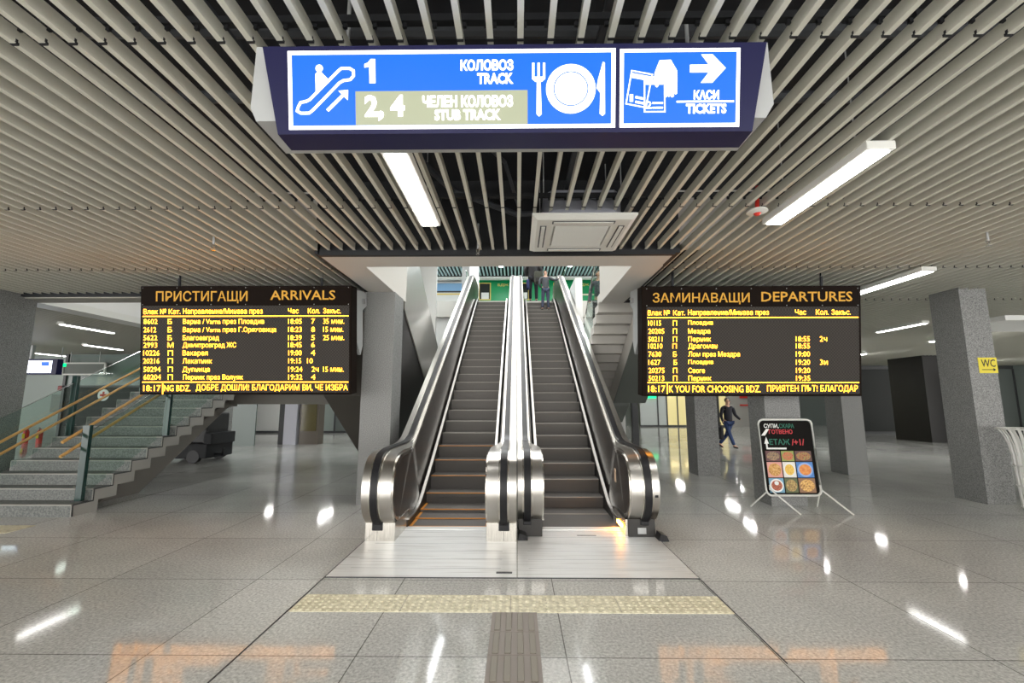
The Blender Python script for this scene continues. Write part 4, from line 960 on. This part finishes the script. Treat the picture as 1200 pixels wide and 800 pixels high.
for j in range(3):
    for i in range(3):
        k = j * 3 + i; a, c = gx[i]; d, e = gy[j]
        bm = bmesh.new(); rectp(bm, a, c, e, d, TX, .004); fp = obj('food_picture', bm, mat('food_ground_%d' % k, bgs[k], .4), ms_)
        bm = bmesh.new(); cx, cy = (a + c) / 2, (d + e) / 2; rx, ry = (c - a) * .44, (e - d) * .42
        if k in (4, 5, 6): 
            disc(bm, cx, cy, rx * 1.05, TX, .0055, 24, ry * 1.1); obj('dish', bm, M['white'] if k != 5 else mat('blue_bowl', (.25, .4, .7), .4), fp); bm = bmesh.new(); disc(bm, cx, cy, rx * .84, TX, .007, 20, ry * .85)
        else: disc(bm, cx, cy, rx, TX, .0055, 18, ry)
        obj('dish_food', bm, foodmat(k, *foods[k]), fp)
        if k == 6: bm = bmesh.new(); disc(bm, cx, cy - ry * .4, rx * .35, TX, .009, 14, ry * .35); obj('cream_topping', bm, M['white'], fp)
for sx, xx in ((0, 98), (1, 462)):
    top = Vector(TM(xx - 5 if sx else xx + 10, 555, 0))
    for dy, dx in ((-.33, .27), (.33, -.17)):
        if sx and dy > 0: dx = .1
        bm = bmesh.new(); tube(bm, [top + Vector((0, 0, .06)), top, (top.x + dx, top.y + dy * .8, .005)], .011, 8); obj('leg', bm, M['enamel'], ms_)

# ------------------------------------------------------------------ white wire basket at the right
wb = thing('wire_basket', 'white slatted metal basket with flared rim at the right edge', 'basket', (7.78, 6.95, 0))
cx, cy = 7.78, 6.93
prof = [(0, .20), (.25, .215), (.5, .225), (.75, .235), (.92, .255), (1.05, .29), (1.14, .335), (1.17, .37)]
for k in range(17):
    a = 2 * PI * k / 17; bm = bmesh.new()
    ca, sa = math.cos(a), math.sin(a); w = .019
    Lp = []; 
    for z, r in prof:
        c0 = Vector((cx + r * ca, cy + r * sa, z + .03)); tg = Vector((-sa, ca, 0)) * w
        nr = Vector((ca, sa, 0)) * .004
        Lp.append([bm.verts.new(c0 - tg - nr), bm.verts.new(c0 + tg - nr), bm.verts.new(c0 + tg + nr), bm.verts.new(c0 - tg + nr)])
    for p, q in zip(Lp, Lp[1:]):
        for j in range(4): bm.faces.new((p[j], p[(j + 1) % 4], q[(j + 1) % 4], q[j]))
    bm.faces.new(Lp[0][::-1]); bm.faces.new(Lp[-1]); obj('slat', bm, M['enamel'], wb)
for z, r in ((.04, .205), (.35, .225), (.65, .24), (1.195, .375)):
    bm = bmesh.new(); pts = [(cx + r * math.cos(a), cy + r * math.sin(a), z) for a in [2 * PI * i / 30 for i in range(31)]]; tube(bm, pts, .011, 6, False); obj('hoop', bm, M['enamel'], wb)
bm = bmesh.new(); tube(bm, [(cx, cy, .02), (cx, cy, .04)], .2, 20); obj('base', bm, M['enamel'], wb)
bm = bmesh.new(); tube(bm, [(cx, cy, .0), (cx, cy, .02)], .14, 20); obj('foot', bm, M['dark'], wb)

# ------------------------------------------------------------------ people
def skin_mesh(name, V, E, R, m, parent, sub=1, loc=Vector((0, 0, 0))):
    me = bpy.data.meshes.new(name); me.from_pydata([tuple(v) for v in V], E, [])
    o = bpy.data.objects.new(name, me); COL.objects.link(o)
    o.modifiers.new('s', 'SKIN'); 
    if not me.skin_vertices: 
        pass
    sv = me.skin_vertices[0].data
    for i, r in enumerate(R): sv[i].radius = (r, r) if not isinstance(r, tuple) else r; sv[i].use_root = (i == 0)
    if sub: md = o.modifiers.new('u', 'SUBSURF'); md.levels = sub; md.render_levels = sub
    dg = bpy.context.evaluated_depsgraph_get(); ev = o.evaluated_get(dg); nm = bpy.data.meshes.new_from_object(ev)
    bpy.data.objects.remove(o); bpy.data.meshes.remove(me)
    nm.materials.clear(); nm.materials.append(m)
    for p in nm.polygons: p.use_smooth = True
    q = bpy.data.objects.new(name, nm); COL.objects.link(q)
    if parent: q.parent = parent
    return q
def person(label, loc, rotz, h, J, mats, bulk=1.0):
    """J: joint positions for a 1.75 m figure facing -Y (local)"""
    s = h / 1.75
    t = thing('person', label, 'person', loc); t.rotation_euler = (0, 0, rotz)
    g = lambda k: Vector(J[k]) * s
    def chain(name, seqs, m, sub=1):
        V, E, R, idx = [], [], [], {}
        for seq in seqs:
            prev = None
            for k, p, r in seq:
                if k not in idx: idx[k] = len(V); V.append(p if isinstance(p, Vector) else Vector(p) * s); R.append((r[0] * s, r[1] * s) if isinstance(r, tuple) else r * s)
                if prev is not None and (prev, idx[k]) not in E: E.append((prev, idx[k]))
                prev = idx[k]
        return skin_mesh(name, V, E, R, m, t, sub)
    pel, wai, che, nek, hd = g('pelvis'), g('waist'), g('chest'), g('neck'), g('head')
    def hand(sd):
        w = g('wrist' + sd); d = (w - g('elbow' + sd)).normalized(); sx = 1 if sd == 'R' else -1
        side = d.cross(Vector((1, 0, 0)));
        if side.length < .2: side = d.cross(Vector((0, 1, 0)))
        side.normalize(); seqs = []; pm = w + d * .045 * s
        base = [('w' + sd, w, .024), ('p' + sd, pm, .030)]
        for i, L in enumerate((.066, .075, .070, .055)):
            o_ = side * (.026 - .0175 * i) * s; k0 = w + d * .085 * s + o_
            inn = d.cross(side) * (-.010 * s)
            seqs.append([('p' + sd, pm, .030), ('k%d' % i + sd, k0, .0095), ('m%d' % i + sd, k0 + d * L * .5 * s + inn * .5, .0085), ('t%d' % i + sd, k0 + d * L * .9 * s + inn * 2, .007)])
        th = w + d * .03 * s + side * .032 * s
        seqs.append([('p' + sd, pm, .030), ('th' + sd, th, .011), ('tt' + sd, th + (d * .8 + side * .5) * .045 * s, .0085)])
        return seqs
    A = []
    A.append([('pel', pel, (.13, .095)), ('wai', wai, (.125, .09)), ('che', che, (.15, .10)), ('sh', g('neckbase'), (.09, .07)), ('nek', nek, .055), ('jaw', g('jaw'), (.062, .075)), ('hd', hd, (.075, .092)), ('top', g('top'), (.05, .06))])
    for sd in 'LR':
        A.append([('sh', g('neckbase'), .08), ('sho' + sd, g('shoulder' + sd), .058), ('el' + sd, g('elbow' + sd), .042), ('w' + sd, g('wrist' + sd), .026)])
        A += hand(sd)
        A.append([('pel', pel, .12), ('hip' + sd, g('hip' + sd), .085), ('kn' + sd, g('knee' + sd), .055), ('an' + sd, g('ankle' + sd), .038), ('fo' + sd, g('toe' + sd), .036)])
    body = chain('body', A, mats['skin'])
    # clothes, each a slightly fuller shell over the body
    jk = [[('pel', pel + Vector((0, 0, .02 * s)), (.155, .125)), ('wai', wai, (.155, .125)), ('che', che, (.17, .125)), ('sh', g('neckbase') - Vector((0, 0, .01 * s)), (.095, .08))]]
    if mats.get('long'): jk[0].insert(0, ('hem', pel - Vector((0, 0, mats['long'] * s)), (.17, .14)))
    for sd in 'LR':
        w = g('wrist' + sd); e = g('elbow' + sd)
        jk.append([('sh', 0, 0), ('sho' + sd, g('shoulder' + sd), .072), ('el' + sd, e, .056), ('w' + sd, e.lerp(w, .94), .040)])
    if bulk != 1: jk = [[(k_, p_, tuple(q * bulk for q in r_) if isinstance(r_, tuple) else r_ * bulk) for k_, p_, r_ in q_] for q_ in jk]
    chain('jacket', jk, mats['jacket'])
    tr = [[('pel', pel, (.14, .11))]]
    for sd in 'LR': tr.append([('pel', pel, .1), ('hip' + sd, g('hip' + sd), .098), ('kn' + sd, g('knee' + sd), .068), ('an' + sd, g('ankle' + sd) + Vector((0, 0, .02 * s)), .056)])
    chain('trousers', tr, mats['trousers'])
    for sd in 'LR':
        a_, b_ = g('ankle' + sd), g('toe' + sd); d = (b_ - a_)
        chain('shoe', [[('a', a_ - d * .35 + Vector((0, 0, -.03 * s)), .042), ('b', a_ + d * .3 + Vector((0, 0, -.015 * s)), .046), ('c', b_ + Vector((0, 0, .0)), .036)]], mats['shoe'])
    top = g('top'); back = (hd - g('face')).normalized()
    chain('hair', [[('a', g('jaw') + back * .055 * s + Vector((0, 0, .02 * s)), .045), ('b', hd + back * .035 * s + Vector((0, 0, .01 * s)), (.092, .092)), ('c', top + back * .012 * s + Vector((0, 0, .014 * s)), (.078, .082)), ('d', top - back * .045 * s, (.045, .03))]], mats['hair'])
    # face
    fd = -back; sidev = Vector((0, 0, 1)).cross(fd).normalized(); up_ = Vector((0, 0, 1)); fc = hd + fd * .088 * s
    bm = bmesh.new(); bmesh.ops.create_cone(bm, segments=8, radius1=.016 * s, radius2=.006 * s, depth=.04 * s, cap_ends=True, matrix=Matrix.Translation(fc + fd * .006 * s - up_ * .018 * s)); o = obj('nose', bm, mats['skin'], None, True); o.parent = t
    for q in (-1, 1):
        bm = bmesh.new(); bmesh.ops.create_uvsphere(bm, u_segments=8, v_segments=6, radius=.011 * s, matrix=Matrix.Translation(fc + sidev * q * .032 * s - fd * .004 * s + up_ * .008 * s)); o = obj('eye', bm, M['black'], None, True); o.parent = t
        bm = bmesh.new(); bmesh.ops.create_uvsphere(bm, u_segments=8, v_segments=6, radius=.02 * s, matrix=Matrix.Translation(hd + sidev * q * .08 * s - up_ * .01 * s) @ Matrix.Diagonal((.5, .8, 1.4, 1))); o = obj('ear', bm, mats['skin'], None, True); o.parent = t
    bm = bmesh.new(); bmesh.ops.create_cube(bm, size=1, matrix=Matrix.Translation(fc - up_ * .05 * s - fd * .002 * s) @ Matrix.Diagonal((.04 * s, .012 * s, .009 * s, 1))); o = obj('mouth', bm, mats.get('lip', M['red']), None); o.parent = t
    return t
def pose(**kw):
    J = dict(pelvis=(0, 0, .96), waist=(0, 0, 1.12), chest=(0, 0, 1.30), neckbase=(0, .01, 1.44), neck=(0, 0, 1.50), jaw=(0, -.015, 1.57), head=(0, -.01, 1.645), top=(0, 0, 1.70), face=(0, -.1, 1.645),
             shoulderL=(-.19, 0, 1.40), shoulderR=(.19, 0, 1.40), elbowL=(-.25, .02, 1.13), elbowR=(.25, .02, 1.13), wristL=(-.25, -.06, .89), wristR=(.25, -.06, .89),
             hipL=(-.09, 0, .88), hipR=(.09, 0, .88), kneeL=(-.10, -.01, .48), kneeR=(.10, -.01, .48), ankleL=(-.10, .02, .085), ankleR=(.10, .02, .085), toeL=(-.11, -.13, .04), toeR=(.11, -.13, .04))
    J.update(kw); return J
# walking man in the right background (steps toward the viewer's right)
J = pose(elbowL=(-.24, .03, 1.13), wristL=(-.24, -.08, .90), elbowR=(.30, .04, 1.15), wristR=(.46, -.02, .98), hipL=(-.09, 0, .88), kneeL=(-.03, -.08, .50), ankleL=(.10, -.10, .10), toeL=(.18, -.2, .045), kneeR=(-.02, .10, .48), ankleR=(-.22, .24, .14), toeR=(-.16, .12, .05),
         face=(.05, -.1, 1.645))
man = person('man in a dark jacket and blue jeans walking past the far column', (7.34, 15.75, 0), math.radians(8), 1.75, J, dict(skin=M['skin'], jacket=M['jacket'], trousers=M['jeans'], shoe=M['shoe'], hair=M['greyhair'], long=.05))
t = thing('walking_bag', 'black bag held low at the side of the walking man', 'bag', (7.08, 15.75, .3))
bm = bmesh.new(); box(bm, 6.98, 7.1, 15.6, 15.95, .33, .75, .03); obj('bag_body', bm, M['black'], t)
bm = bmesh.new(); tube(bm, [(7.04, 15.65, .74), (7.05, 15.7, .9), (7.06, 15.82, .9), (7.04, 15.9, .74)], .012, 6); obj('bag_handle', bm, M['black'], t)
# adult at the top of the right escalator, back to the viewer
J = pose(face=(0, .1, 1.645), jaw=(0, .015, 1.57), head=(0, .01, 1.645), elbowL=(-.30, .02, 1.16), wristL=(-.22, .12, .98), elbowR=(.30, .02, 1.16), wristR=(.22, .14, .98), toeL=(-.11, .15, .04), toeR=(.11, .15, .04), ankleL=(-.11, 0, .085), ankleR=(.11, 0, .085), kneeL=(-.11, .01, .48), kneeR=(.11, .01, .48))
ad = person('person in a dark coat seen from behind at the top of the escalator', (.60, 15.9, UP + .01), 0, 1.78, J, dict(skin=M['skin'], jacket=M['coat'], trousers=M['jacket'], shoe=M['shoe'], hair=M['hair'], long=.24), 1.3)
bp = thing('backpack', 'dark olive backpack on the back of the person in the coat', 'backpack', (.76, 15.5, 5.8))
obj('pack', B(.62, .93, 15.42, 15.62, 5.80, 6.26, .05), mat('olive_cloth', (.05, .05, .035), .8), bp); obj('pocket', B(.66, .89, 15.36, 15.43, 5.84, 6.02, .025), mat('olive_dark', (.035, .033, .03), .8), bp)
bm = bmesh.new(); tube(bm, [(.70, 15.56, 6.24), (.68, 15.60, 6.45), (.66, 15.66, 6.55)], .018, 6); obj('strap', bm, M['black'], bp)
bb = thing('shoulder_bag', 'navy bag hanging at the left hip of the person in the coat', 'bag', (.27, 15.75, 6.1))
obj('bag_body', B(.335, .45, 15.46, 15.66, 5.6, 5.98, .05), mat('navy_cloth', (.03, .04, .13), .8), bb)
# boy holding the handrail
J = pose(elbowL=(-.26, .03, 1.16), wristL=(-.18, .12, 1.0), elbowR=(.38, .05, 1.33), wristR=(.60, .08, 1.41), face=(.06, -.085, 1.645), jaw=(.01, -.01, 1.57), toeL=(-.18, .12, .04), toeR=(.16, .12, .04), ankleL=(-.14, 0, .085), ankleR=(.12, 0, .085), kneeL=(-.12, .01, .48))
by = person('boy in a grey jumper and slate trousers holding the right handrail', (.98, 14.86, .167 + .205 * 22 + .01), math.radians(0), 1.42, J, dict(long=.05, skin=M['skin'], jacket=M['knit'], trousers=M['trousers'], shoe=M['shoe'], hair=mat('brown_hair', (.05, .025, .012), .7)))
# youth coming down the right-hand stairs behind glass
J = pose(face=(-.05, -.09, 1.645), kneeL=(-.1, -.12, .52), ankleL=(-.1, -.05, .12), toeL=(-.1, -.2, .06), elbowR=(.25, -.05, 1.15), wristR=(.2, -.2, 1.02))
yo = person('youth in a dark top standing on the right stairs behind glass', (1.93, 10.15, zb + rs * 7 + .01), math.radians(-25), 1.62, J, dict(skin=M['skin'], jacket=M['knit'], trousers=M['jacket'], shoe=M['shoe'], hair=M['hair']))
